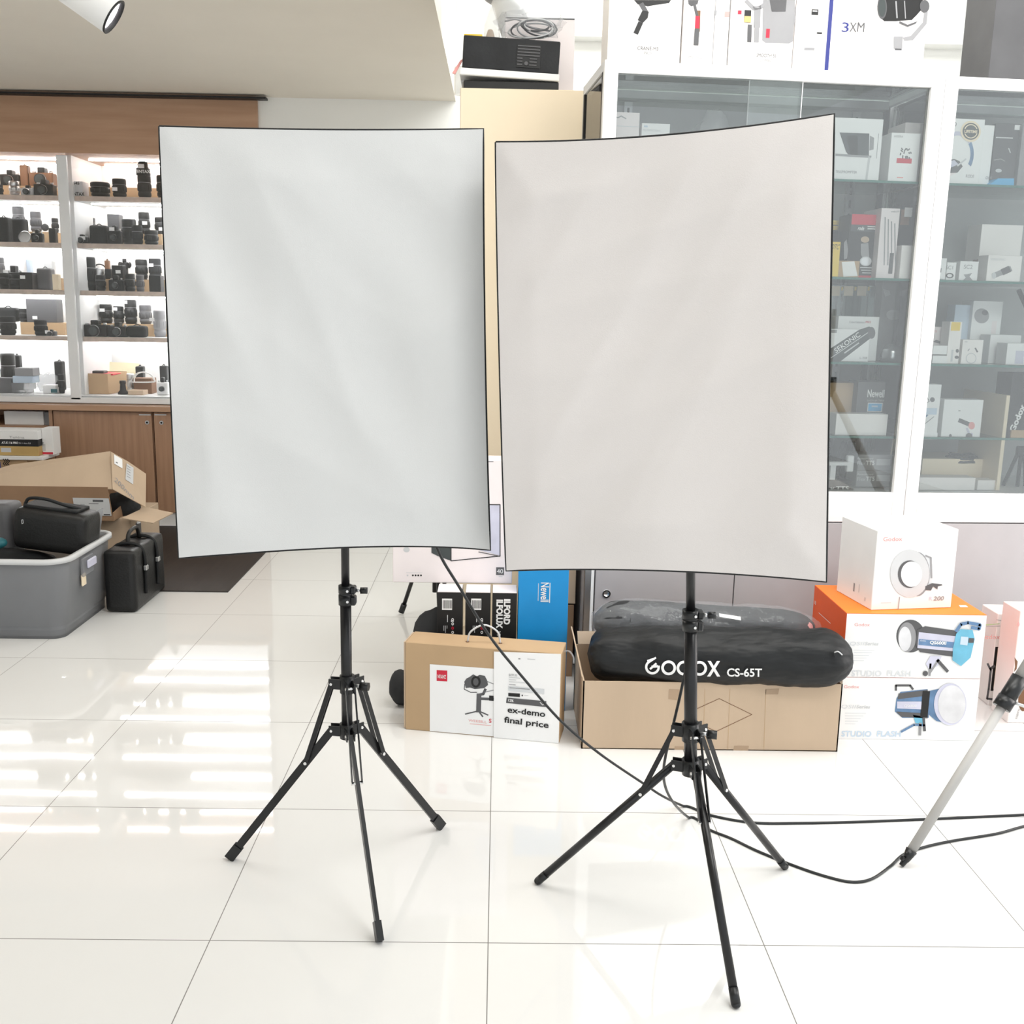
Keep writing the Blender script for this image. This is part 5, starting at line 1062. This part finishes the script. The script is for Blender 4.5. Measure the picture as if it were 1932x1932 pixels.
f.circ(1736, 1080, 25, 38, 'pale_print', 1); f.circ(1730, 1083, 24, 42, 'mid_grey', 1.5); f.circ(1716, 1082, 37, 45, 'light_grey', 2.5); f.circ(1715.5, 1083, 22, 26, 'dark_grey', 3.5); f.circ(1719, 1083, 20, 24, 'white', 4.5)
f.line([(1746, 1048), (1756, 1052), (1757, 1090)], 3, 'mid_grey', 3); f.poly([(1745, 1106), (1758, 1100), (1776, 1102), (1778, 1104), (1769, 1106), (1768, 1112), (1760, 1106), (1756, 1114), (1746, 1113)], 'dark_grey', 3); f.line([(1697, 1126), (1694, 1150)], 1.4, 'mid_grey', 3); f.rect(1661, 1136, 1682, 1138, 'pale_print'); f.build(o)
f = side(GF, 0); f.rect(1609, 1100, 1614, 1116, 'mid_grey'); f.rect(1620, 1102, 1622, 1118, 'light_grey'); f.rect(1630, 1127, 1634, 1134, 'light_grey'); f.build(o)
# further boxes at the right edge
Yq = 3.46; zq = at(1870, 1158, Y=Yq).z
b = B(); b.box((at(1862, 1250, Y=Yq).x+.02, Yq, 0), (at(1990, 1250, Y=Yq).x, Yq+.12, zq), 'warm_white', .002)
o = b.build('led_panel_box', label='pinkish white box with black framed panel picture, right of flash boxes', cat='box')
f = front(ID, Yq); f.text('Godox', 1848, 1205, 9, 'pale_red', width=38); f.rect(1873, 1219, 1940, 1306, 'black', 1); f.rect(1878, 1220.5, 1940, 1302, 'cream', 2); f.line([(1863, 1252), (1869, 1264), (1865, 1300), (1862, 1318), (1880, 1320)], 4, 'dark_grey', 2); f.line([(1868, 1262), (1876, 1256)], 5, 'dark_grey', 2)
f.poly([(1860, 1178), (1886, 1176), (1886, 1177.5), (1860, 1180)], 'green'); f.line([(1880, 1169), (1890, 1171), (1900, 1168), (1915, 1170)], 1, 'mid_grey'); f.line([(1861, 1182), (1887, 1181)], 1, 'mid_grey'); f.build(o)
Yq = 3.30; b = B(); b.box((at(1914, 1250, Y=Yq).x, Yq, 0), (at(2050, 1250, Y=Yq).x, Yq+.12, at(1925, 1153, Y=Yq).z), 'warm_white', .002)
o = b.build('pink_box', label='pinkish box with brown marks at the right photo edge, nearest the grey tripod leg', cat='box')
f = front(ID, Yq); f.circ(1921.5, 1178, 2, 4, 'pale_red'); f.poly([(1906+8, 1240), (1920, 1248), (1918, 1262), (1913, 1268), (1909+6, 1258)], 'brown'); f.circ(1930, 1320, 9, 22, 'brown'); f.text('RGBWW', 1919, 1356, 4, 'mid_grey', rot=80, width=20); f.build(o)

# ================================================================ clutter at the lower left
def C3(cx, cy): return (cx/3.645, 740+cy/3.645)
t = thing('flap_carton', (-2.2, 5.2, 0), 'torn open brown cardboard box with raised labelled flaps behind the plastic tub', 'box')
zl = at(250, 981, Y=5.08).z; xr_ = at(252, 1083, Y=5.12).x
b = B(); b.box((-2.95, 5.12, .007), (xr_, 5.55, zl), 'carton', .002); o = b.build('kraft_box', label='brown box under the torn carton, behind the black case', cat='box')
f = side(ID, xr_); f.poly([C3(932, 900), C3(968, 890), C3(972, 965), C3(935, 975)], 'dark_grey'); f.poly([C3(940, 890), C3(965, 885), C3(965, 900), C3(940, 905)], 'paper', 2); f.build(o)
zf0, zf1 = at(100, 1018, Y=5.05).z, at(120, 918, Y=5.05).z; xr_ = at(213, 960, Y=5.05).x
b = B(); zb_ = zl+.001
for q_ in ([(-2.95, 5.05, zb_), (xr_, 5.05, zb_), (xr_-.02, 5.05, zf1), (-2.95, 5.05, zf1)], [(-2.95, 5.5, zb_), (xr_, 5.5, zb_), (xr_, 5.5, zf1), (-2.95, 5.5, zf1)], [(-2.95, 5.05, zb_), (-2.95, 5.5, zb_), (-2.95, 5.5, zf1), (-2.95, 5.05, zf1)], [(-2.95, 5.05, zb_), (xr_, 5.05, zb_), (xr_, 5.5, zb_), (-2.95, 5.5, zb_)], [(xr_, 5.05, zb_), (xr_, 5.5, zb_), (xr_, 5.5, zb_+.1), (xr_, 5.05, zb_+.04)]): b.panel(q_, .005, 'carton_dark')
bd = b.build('body', t)  # same card as the flaps; shade on the body is put into its colour
f = front(ID, 5.045); f.poly([C3(500, 725), C3(748, 730), C3(768, 850), C3(520, 845)], 'light_grey', 2); f.rect(175, 943, 195, 947, 'dark_grey', 3); f.rect(168, 949, 186, 951, 'mid_grey', 3); f.rect(152, 951, 160, 952, 'mid_grey', 3); f.rect(196, 970, 208, 972, 'black', 3); f.build(bd)
b = B(); q_ = [at(*C3(0, 640), Y=5.05)+V((-.25, 0, 0)), at(*C3(770, 668), Y=5.05), at(*C3(760, 408), Y=5.16), at(*C3(80, 500), Y=5.16)]
b.panel(q_, .005, 'carton'); fl = b.build('flap', t)
ff = Face(q_[0], q_[1]-q_[0], q_[3]-q_[0]); ff.O = ff.O+ff.N*.003; ff.text('ORX', 111, 872, 5, 'dark_grey', rot=-88, width=22); ff.line([C3(370, 478), C3(368, 560)], 1.2, 'dark_grey'); ff.line([C3(385, 475), C3(384, 560)], 1.2, 'dark_grey'); ff.line([C3(100, 512), C3(150, 540), C3(190, 545)], 1, 'brown'); ff.build(fl)
b = B(); q_ = [at(*C3(773, 668), Y=5.05), at(*C3(1000, 790), Y=5.14), at(*C3(1003, 562), Y=5.22), at(*C3(880, 478), Y=5.18), at(*C3(762, 410), Y=5.13)]
b.panel(q_, .005, 'carton'); fl = b.build('flap', t)
ff = Face(q_[0], q_[1]-q_[0], q_[4]-q_[0]); ff.O = ff.O+ff.N*.004
ff.poly([C3(783, 428), C3(840, 462), C3(842, 525), C3(785, 492)], 'paper', 2); ff.poly([C3(870, 488), C3(918, 520), C3(915, 634), C3(862, 600)], 'light_grey', 2); ff.rect(218, 872, 222, 874, 'dark_grey', 3)
for k in range(5): ff.line([C3(872, 505+k*18), C3(895, 520+k*18)], 1, 'mid_grey', 3)
ff.text('200mm', 215, 907, 10, 'mid_grey', width=44, rot=-24); ff.build(fl)
b = B(); b.panel([at(*C3(838, 868), Y=5.06), at(*C3(1000, 792), Y=5.22), at(*C3(1192, 832), Y=5.24), at(*C3(1052, 902), Y=5.08)], .005, 'carton'); b.build('flap', t)
b = B(); c = at(*C3(860, 780), Y=5.22); b.ball((c.x-.02, 5.25, c.z), (.09, .1, .07), 'soft_black', 16, 10, .3); b.build('black_cloth_bag', label='black cloth bag inside the torn carton, seen under its side flap', cat='bag')
# printed boxes behind
Yt = 5.86
b = B(); zt0 = at(40, 860, Y=Yt).z
b.box((-3.4, Yt-.02, .46), (at(*C3(310, 480), Y=Yt).x, Yt+.2, zt0), 'white', .002); o = b.build('white_carton', label='large white carton with navy corner and black zigzag mark under the stacked printed box', cat='box')
b = B(); b.box((-3.4, Yt+.0, .40), (at(*C3(310, 480), Y=Yt).x-.1, Yt+.19, .459), 'kraft'); b.build('support_box', label='brown box beneath the large white carton, hidden by torn carton', cat='box')
B().box((-3.4, Yt+.0, .006), (at(*C3(310, 480), Y=Yt).x-.1, Yt+.19, .399), 'carton', .001).build('support_box', label='taller brown carton on the mat below the hidden brown box', cat='box')
f = front(ID, Yt-.02); f.rect(0, 871, 2.5, 912, 'navy', 2)
for k in range(3): f.line([(6+k*4, 866), (10+k*4, 870), (6+k*4, 875), (10+k*4, 878)], 1.6, 'black', 2)
f.build(o)
x1 = at(*C3(262, 350), Y=Yt).x; z1, z2, z3 = [at(30, y, Y=Yt).z for y in (842, 829, 813)]
t = thing('printed_lens_box', (-3.1, Yt+.06, zt0), 'lens box striped white, black and gold on top of the large white carton', 'box')
for za, zb_, m, n in ((zt0+.001, z1, 'gold', 'base'), (z1, z2, 'black', 'band'), (z2, z3, 'white', 'lid')):
    b = B(); b.box((-3.3, Yt, za), (x1, Yt+.17, zb_), m, .001); o = b.build(n, t)
    f = front(ID, Yt)
    if n == 'lid': f.text('Tokina', 18, 827, 4.5, 'mid_grey', width=28)
    if n == 'band': f.text('AT-X 116 PRO', 3, 837, 4, 'white', width=31, bold=.03, skew=.15); f.text('DX 11-16mm F2.8', 36, 837.5, 3, 'light_grey', width=22)
    if n == 'base': f.rect(2, 845, 21, 853, 'light_grey')
    f.build(o)
b = B(); b.box((x1+.002, Yt+.05, zt0+.001), (at(*C3(362, 300), Y=Yt+.05).x, Yt+.15, at(90, 810, Y=Yt).z), 'white', .001); o = b.build('white_box', label='upright white box with dark lettering right of the striped lens box', cat='box')
f = front(ID, Yt+.05); f.text('TOKINA', 82, 842, 3.5, 'dark_grey', width=8, rot=80); f.rect(79, 838, 86, 851, 'light_grey'); f.rect(78, 853, 100, 857, 'red'); f.build(o)

# translucent tub
def rrect(x0, x1, y0, y1, r, z, n=6):
    out = []
    for cx, cy, a0 in ((x1-r, y1-r, 0), (x0+r, y1-r, 90), (x0+r, y0+r, 180), (x1-r, y0+r, 270)):
        out += [V((cx+r*math.cos(R(a0+90*i/n)), cy+r*math.sin(R(a0+90*i/n)), z)) for i in range(n+1)]
    return out
def loft(b, loops, m, close=True):
    k = len(loops[0]); vs = [p for l in loops for p in l]
    b.mesh(vs, [(i*k+j, i*k+(j+1) % k, (i+1)*k+(j+1) % k, (i+1)*k+j) for i in range(len(loops)-1) for j in range(k)]+([tuple(range(k))] if close else []), m, True, True)
tz = at(60, 1060, Y=4.0).z; TX = -1.75
t = thing('storage_tub', (-2.1, 4.3, 0), 'grey translucent plastic storage tub filled with black gear on the floor', 'tub')
b = B(); L = lambda e, z, r=.05: rrect(-2.62-e, TX+e, 4.06-e, 4.56+e, r+e, z)
loft(b, [L(0, 0), L(.002, .05), L(.012, .055), L(.03, tz-.03), L(.032, tz-.004), L(.026, tz-.004), L(.024, tz-.03), L(.006, .058), L(-.004, .01)], 'translucent_grey'); b.mesh(L(-.004, .0105), [tuple(range(28))], 'translucent_grey', world=True); b.build('body', t)
b = B(); loft(b, [L(.030, tz-.022), L(.046, tz-.018), L(.046, tz), L(.028, tz+.002), L(.028, tz-.022)], 'light_grey', False); b.build('rim', t)
q = at(*C3(590, 1200), X=TX+.03)
b = B(); b.box((TX+.03, q.y-.06, q.z-.03), (TX+.045, q.y+.05, q.z+.05), 'translucent_grey', .004); b.box((TX+.045, q.y-.03, q.z+.0), (TX+.055, q.y+.06, q.z+.035), 'lavender', .004); b.box((TX+.03, q.y-.06, q.z-.07), (TX+.038, q.y-.02, q.z-.02), 'cream', .003); b.build('latch', t)
# gear in the tub
TF = frame(at(26, 1000, Y=4.34).x, 4.30, tz-.02, -3, 6); chh = at(40, 952, Y=4.30).z-tz+.01
t = thing('flash_head_case', TF @ V((.16, .1, .0)), 'black rounded hard case lying on top of the tub contents', 'case')
w = at(168, 1000, Y=4.30).x-at(26, 1000, Y=4.30).x
b = B(TF); b.box((0, 0, .0), (w, .17, chh), 'leather', .04, 5); bd = b.build('body', t)
f = front(TF, 0); f.line([(41, 981), (43.5, 980.5), (44, 987), (41.5, 988), (41, 981)], 1, 'light_grey', 1.5); f.build(bd)
b = B(TF); b.box((.03, .03, chh-.004), (w-.05, .15, chh+.012), 'black_fabric', .006, 2); b.tube([(.03, .05, chh+.008), (.05, .05, chh+.035), (.12, .05, chh+.04), (.2, .06, chh+.022), (w-.06, .08, chh+.01)], .007, 'black_fabric'); b.build('lid', t)
b = B(); c = at(*C3(200, 1100), Y=4.2); b.ball((-2.2, 4.30, tz-.12), (.37, .19, .10), 'black_fabric', 24, 12, .12); b.box((-2.57, 4.14, .03), (TX-.06, 4.48, tz-.12), 'black_fabric', .04, 3); b.build('black_cloth', label='bunched black cloth filling the grey tub', cat='cloth')
b = B(); c = at(*C3(10, 1040), Y=4.15); b.ball((c.x-.03, 4.15, c.z), (.05, .05, .025), 'teal', 16, 8); b.build('teal_pouch', label='dark teal pouch at left photo edge in the tub', cat='pouch')
b = B(); q_ = [at(*C3(640, 980), Y=4.52), at(*C3(685, 980), Y=4.5), at(*C3(710, 795), Y=4.5), at(*C3(690, 790), Y=4.5), at(*C3(575, 860), Y=4.35), at(*C3(640, 880), Y=4.45)]
b.panel([at(*C3(585, 860), Y=4.40), at(*C3(640, 985), Y=4.46), at(*C3(685, 978), Y=4.50), at(*C3(708, 795), Y=4.52)], .004, 'translucent_grey'); b.build('tub_lid', label='clear plastic lid corner standing behind the black rounded case', cat='lid')
b = B(); c = at(0, 990, Y=4.35); b.box((c.x-.2, 4.36, tz-.1), (at(*C3(70, 900), Y=4.36).x, 4.5, at(5, 952, Y=4.36).z), 'dark_grey', .03, 3); b.build('grey_pouch', label='dark grey pouch at left photo edge behind the black rounded case', cat='pouch')
# black strapped case leaning at the tub
LX = at(247, 1112, Z=0).x
c0, c1 = at(177, 1156, Z=0), at(246, 1113, Z=0)
SF = Matrix.Translation((c0.x+.07, c0.y-.0, .001)) @ Matrix.Rotation(R(0), 4, 'Z')
hS = at(185, 1035, Y=c0.y+.05).z; dS = c1.y-c0.y+.03
t = thing('strapped_case', SF @ V((0, dS/2, 0)), 'black leather case with two buckled straps leaning against the tub', 'case')
b = B(SF); b.box((-.02, 0, 0), (.12, dS, hS), 'leather', .028, 4); b.build('body', t)
for y in (dS*.28, dS*.68):
    b = B(SF); b.tube([(.124, y, .06), (.127, y, hS*.5), (.124, y, hS*.88), (.09, y, hS+.006), (.02, y, hS+.006), (-.018, y, hS-.02)], .008, 'black_fabric', 6); sp = b.build('strap', t)
    b = B(SF); b.box((.122, y-.014, hS*.60), (.138, y+.014, hS*.68), 'steel', .003); b.build('buckle', sp)
b = B(SF); b.tube([(.05, dS*.3, hS), (.05, dS*.36, hS+.05), (.05, dS*.6, hS+.055), (.05, dS*.68, hS)], .009, 'leather'); b.build('handle', t)

# ================================================================ softboxes
def softbox(label, cor, bows, seed, hubY, knee, cloth='soft_white'):
    """cor: TL, TR, BR, BL world points; bows: inward bow (m) of the top, right, bottom and left edges"""
    TL, TR, BR, BL = [V(p) for p in cor]; cen = (TL+TR+BR+BL)/4; U_ = ((TR-TL)+(BR-BL)).normalized(); W_ = ((TL-BL)+(TR-BR)).normalized(); N_ = U_.cross(W_).normalized()
    if N_.dot(EYE-cen) < 0: N_.negate()
    t = thing('softbox', cen-N_*.25+V((0, 0, -.1)), label, 'softbox')
    NX, NZ = 64, 84
    def P(s, h):
        p = (BL*(1-s)+BR*s)*(1-h)+(TL*(1-s)+TR*s)*h
        ks, kh = 4*s*(1-s), 4*h*(1-h)
        p -= W_*bows[0](s)*h**3; p += W_*bows[2](s)*(1-h)**3; p -= U_*bows[1](h)*s**3; p += U_*bows[3](h)*(1-s)**3
        return p
    def wr(s, h):
        e = min(1, 9*min(s, 1-s, h, 1-h)); x, y = s*.62, h*.82
        d = 0
        for ang, fr, am, of in seed:
            c, sn = math.cos(R(ang)), math.sin(R(ang)); u, v = x*c+y*sn, -x*sn+y*c
            q = noise.noise(V((u*1.7+of, v*fr, of*3))); k = noise.noise(V((u*2.1-of, v*2.1, of)))*.5+.5
            d += am*(1-abs(q)*2.2)*max(0, k)
        d += .0016*math.sin(h*math.pi*9)*math.exp(-s*16)+.0016*math.sin(h*math.pi*10+1)*math.exp(-(1-s)*16)
        dome = -.018*(4*s*(1-s))*(4*h*(1-h))
        return (d*e+dome)
    b = B(); vs = [P(i/NX, j/NZ)+N_*wr(i/NX, j/NZ) for j in range(NZ+1) for i in range(NX+1)]
    b.mesh(vs, [(j*(NX+1)+i, j*(NX+1)+i+1, (j+1)*(NX+1)+i+1, (j+1)*(NX+1)+i) for j in range(NZ) for i in range(NX)], cloth, True, True)
    # inner side of the cloth, a hair behind
    b.mesh([v-N_*.0012 for v in vs], [((j+1)*(NX+1)+i, (j+1)*(NX+1)+i+1, j*(NX+1)+i+1, j*(NX+1)+i) for j in range(NZ) for i in range(NX)], cloth, True, True)
    b.build('diffuser_cloth', t)
    ring = [P(i/20, 1) for i in range(21)]+[P(1, 1-i/26) for i in range(1, 27)]+[P(1-i/20, 0) for i in range(1, 21)]+[P(0, i/26) for i in range(1, 26)]
    b = B(); b.tube([p-N_*.002 for p in ring+[ring[0]]], .0024, 'black_fabric', 8, 1, False, True); b.build('edge_piping', t)
    hub = cen-N_*abs((hubY-cen.y))+V((0, 0, 0)); k = len(ring)
    hr = []
    for p in ring: d = p-cen; d = d-N_*d.dot(N_); hr.append(hub+d.normalized()*.062)
    b = B(); mid = [p*.93+q*.07-N_*.05 for p, q in zip(ring, hr)]; ring_ = [p-N_*.003 for p in ring]
    loops = [ring_, mid, [p*.5+q*.5-N_*.035 for p, q in zip(ring, hr)], hr]
    vs = [p for l in loops for p in l]; b.mesh(vs, [(i*k+j, i*k+(j+1) % k, (i+1)*k+(j+1) % k, (i+1)*k+j) for i in range(3) for j in range(k)], 'black_fabric', True, True); b.build('back_shell', t)
    b = B(); b.lathe(hub+N_*.03, [(.0, .0), (.058, 0), (.066, .004), (.066, .05), (.045, .055), (.045, .12), (.03, .13), (0, .132)], 'black_plastic', 28, -N_); h = b.build('lamp_holder', t)
    b = B(); b.lathe(hub+N_*.03, [(0, 0), (.03, 0), (.045, .03), (.05, .07), (.04, .10), (0, .115)], 'white', 24, N_); b.build('bulb', h)
    q = hub-N_*.07; kn = knee
    b = B(); b.bar(q+V((0, 0, -.03)), kn+V((0, 0, .01)), .03, .014, 'black_plastic', (1, 0, 0)); b.cyl(kn+V((-.03, 0, .02)), kn+V((.05, 0, .02)), .007, 'black_plastic'); b.cyl(kn+V((.04, 0, .02)), kn+V((.065, 0, .02)), .014, 'black_plastic', seg=8); b.cyl(kn+V((0, 0, -.035)), kn+V((0, 0, .01)), .016, 'black_plastic'); b.build('tilt_bracket', t)
    return t
bump_ = lambda a, p=.5: (lambda s: a*(4*s*(1-s))**.9*(1+(p-.5)*(s-.5)*4))
S1 = [(-62, 5, .0110, 1.3), (-35, 6, .0085, 4.1), (40, 5, .0085, 7.7), (-75, 9, .0045, 2.2)]
S2 = [(38, 6, .0105, 3.4), (55, 9, .0060, 9.1), (75, 4, .0075, 5.2), (20, 9, .0045, 6.6)]
LC = [at(300, 238, Y=2.075), at(912, 243, Y=2.10), at(925, 1038, Y=2.05), at(337, 1053, Y=2.01)]
def knee(pxs, Yp, z=1.10):
    a, b_ = at(*pxs[0], Y=Yp), at(*pxs[2], Y=Yp); return b_+(a-b_)*((z-b_.z)/(a.z-b_.z))
PL, PR = ((652, 1120), (655, 1290), (655, 1378)), ((1303, 1167), (1303, 1380), (1303, 1446))
kL, kR = knee(PL, 2.32), knee(PR, 2.15)
sbL = softbox('left softbox with creased white front and straight level top edge', LC, (bump_(.004), bump_(.004), bump_(.013, .7), bump_(-.001)), S1, 2.26, kL)
RC = [at(935, 268, Y=2.02), at(1574, 215, Y=1.86), at(1559, 1098, Y=1.84), at(955, 1077, Y=1.98)]
sbR = softbox('right softbox with creased white front coloured as in pink light and raised upper right corner', RC, (lambda s: .012*(4*s*(1-s)), bump_(.001), bump_(.011, .5), bump_(-.003)), S2, 2.13, kR, 'soft_white_lit_pink')

# ================================================================ light stands
def stand(label, pxs, Yp, feet, knee, rnd, colp, lowp, brace, r1, r2, knob_side=1):
    hi, lo = at(*pxs[1], Y=Yp), at(*pxs[2], Y=Yp); cl = at(*pxs[0], Y=Yp)
    t = thing('light_stand', (lo.x, Yp, 0), label, 'light stand')
    top_ = V((knee.x, knee.y, knee.z)); ax = (cl-lo).normalized()
    b = B(); b.cyl(lo-ax*.02, cl, r2, 'black_paint', seg=24); b.build('lower_pole', t)
    b = B(); b.cyl(cl-ax*.02, top_-(top_-cl).normalized()*.012, r1, 'black_paint', seg=24); b.build('upper_pole', t)
    b = B()
    b.cyl(cl-ax*.026, cl-ax*.002, r2*1.28, 'black_plastic'); b.cyl(cl+ax*.002, cl+ax*.02, r2*1.28, 'black_plastic'); b.cyl(cl-ax*.026, cl+ax*.02, r2*1.14, 'black_plastic')
    b.box((cl.x+r2*.9, cl.y-.012, cl.z-.026), (cl.x+r2*1.9, cl.y+.012, cl.z-.004), 'black_plastic', .003); b.box((cl.x+r2*.9, cl.y-.012, cl.z+.001), (cl.x+r2*1.9, cl.y+.012, cl.z+.019), 'black_plastic', .003)
    c = b.build('collar', t)
    b = B(); kx = cl+V((r2*1.9, 0, .008)); b.cyl(kx, kx+V((.012, 0, 0)), .004, 'steel'); b.cyl(kx+V((.010, 0, 0)), kx+V((.026, 0, .0)), .0085, 'black_plastic', seg=6); b.build('knob', c)
    b = B()
    for z in (-.015, .01): p = cl+V((r2*.5, -r2*1.3, z)); b.cyl(p, p+V((0, -.002, 0)), .003, 'rivet', seg=10)
    b.build('rivet', c)
    dirs = []
    for e in feet:
        d = V((e.x-lo.x, e.y-lo.y, 0)).normalized(); dirs.append(d)
    for nm, c_, hgt in (('sliding_collar', hi, .042), ('leg_collar', lo, .036)):
        b = B(); b.cyl(c_-ax*hgt/2, c_+ax*hgt/2, r2*1.35, 'black_plastic')
        for d in dirs:
            s_ = V((-d.y, d.x, 0))
            for k in (-1, 1): b.bar(c_+s_*k*.009, c_+d*.042+s_*k*.009, .024, .003, 'black_plastic', (0, 0, 1))
        cc = b.build(nm, t)
        b = B()
        for d in dirs:
            s_ = V((-d.y, d.x, 0)); p = c_+d*.036; b.cyl(p-s_*.0125, p+s_*.0125, .0032, 'rivet', seg=10)
        b.build('rivet', cc)
        if nm == 'sliding_collar':
            k0 = c_+V((r2*1.3, -.01, .0)); b = B(); b.cyl(k0, k0+V((.02, -.005, 0)), .004, 'steel'); b.cyl(k0+V((.016, -.004, 0)), k0+V((.036, -.009, 0)), .0105, 'black_plastic', seg=6); b.build('knob', cc)
    for e, d in zip(feet, dirs):
        a = lo+d*.036; e = V((e.x, e.y, .008)); s_ = V((-d.y, d.x, 0)); dd = (e-a).normalized(); up_ = s_.cross(dd)
        b = B()
        if rnd: b.cyl(a, e-dd*.02, .0092, 'black_paint', seg=20)
        else: b.bar(a, e-dd*.02, .009, .019, 'black_paint', s_)
        l = b.build('leg', t)
        b = B()
        if rnd: b.cyl(e-dd*.03, e+dd*.0, .0098, 'black_plastic', seg=20); b.ball(e, (.0098, .0098, .008), 'black_plastic', 14, 8)
        else: b.bar(e-dd*.038, e+dd*.004, .015, .025, 'black_plastic', s_)
        b.build('rubber_foot', l)
        m_ = a+(e-a)*brace; h_ = hi+d*.036
        for k in ((-1, 1) if rnd else (-1, 1)):
            b = B(); b.bar(h_+s_*k*.0105, m_+s_*k*.0115+up_*0, .0022, .011, 'black_paint', s_); b.build('brace', t)
        b = B(); b.cyl(m_-s_*.0135, m_+s_*.0135, .0038, 'rivet', seg=12); b.build('rivet', l)
    return t
stand('black light stand with flat legs and square rubber feet under left softbox', PL, 2.32, [at(435, 1622, Z=0), at(832, 1563, Z=0), at(716, 1779, Z=0)], kL, False, None, None, .245, .0095, .0128)
stand('black light stand with round tube legs under right softbox', PR, 2.15, [at(1015, 1668, Z=0), at(1480, 1640, Z=0), at(1388, 1901, Z=0)], kR, True, None, None, .23, .0098, .0142)

# grey tripod at the right edge
g0 = at(1700, 1636, Z=0); g1 = at(1905, 1310, Y=2.46); dg = (g1-g0).normalized(); apex = g0+dg*((1.02)/dg.z if dg.z > .5 else 1.0)
t = thing('grey_tripod', (apex.x, apex.y+.2, 0), 'grey tube tripod leg with black clamp at the right photo edge', 'tripod')
b = B(); b.cyl(g0+dg*.045, g1, .0118, 'tube_grey', seg=24); l = b.build('leg', t)
b = B(); b.cyl(g0+dg*.02, g0+dg*.05, .009, 'black_plastic', r1=.0145, seg=18); b.cyl(g0+V((0, 0, .004)), g0+dg*.03, .006, 'black_plastic', r1=.01, seg=14); b.cyl(g0+dg*.028+V((-.012, -.006, 0)), g0+dg*.036+V((-.02, -.008, -.004)), .006, 'black_plastic'); b.build('rubber_foot', l)
b = B(); b.cyl(g1-dg*.035, g1+dg*.05, .0205, 'black_plastic', seg=24); b.cyl(g1-dg*.04, g1-dg*.01, .0225, 'black_plastic', seg=24); c = b.build('clamp', t)
b = B(); k0 = g1-dg*.02+V((.018, -.01, 0)); b.cyl(k0, k0+V((.035, -.004, -.012)), .004, 'steel'); b.bar(k0+V((.03, -.004, -.002)), k0+V((.05, -.004, -.03)), .012, .02, 'black_plastic'); b.build('wing_screw', c)
b = B(); b.cyl(g1+dg*.04, apex, .0155, 'tube_grey', seg=24); b.build('leg', t)
for e in (V((apex.x+.75, apex.y-.25, .02)), V((apex.x+.35, apex.y+.7, .02))):
    b = B(); b.cyl(apex+V((.04, .02, 0)), e, .0145, 'tube_grey'); b.build('leg', t)
b = B(); b.cyl(apex+V((.03, .02, -.5)), apex+V((.03, .02, .35)), .016, 'tube_grey'); b.cyl(apex+V((.03, .02, -.05)), apex+V((.03, .02, .04)), .04, 'black_plastic'); b.build('centre_column', t)

# cords
def cord(pts, r, label):
    P = []
    for x, y, Y in pts:
        p = at(x, y, Z=r) if Y is None else at(x, y, Y=Y)
        p.z = max(p.z, r); P.append(p)
    P = smooth_path(P, 8)
    for p in P: p.z = max(p.z, r)
    b = B(); b.tube(P, r, 'cord', 10, 1, False); b.build('power_cord', label=label, cat='cord')
cord([(810, 960, 2.30), (826, 1037, 2.31), (868, 1110, 2.33), (925, 1202, 2.36), (988, 1280, 2.39), (1058, 1360, 2.42), (1130, 1421, 2.47), (1215, 1479, 2.54), (1250, 1502, 2.58), (1290, 1521, None), (1340, 1538, None), (1420, 1552, None), (1510, 1553, None), (1620, 1550.5, None), (1760, 1545, None), (1850, 1541, None), (1932, 1537, None), (2010, 1530, None)], .0034, 'black power cord hanging from the left softbox and running right across the floor')
cord([(1300, 1100, 2.21), (1296, 1240, 2.21), (1288, 1290, 2.21), (1272, 1360, 2.22), (1256, 1425, 2.24), (1252, 1462, 2.28), (1258, 1492, 2.33), (1275, 1520, 2.40), (1300, 1543, None), (1340, 1566, None), (1380, 1582, None), (1430, 1606, None), (1500, 1634, None), (1560, 1654, None), (1608, 1664, None), (1645, 1658, None), (1680, 1634, None), (1705, 1612, None), (1745, 1598, None), (1800, 1586, None), (1880, 1573, None), (1932, 1559, None), (2000, 1545, None)], .0034, 'black power cord looping down from the right softbox and past grey tripod foot')
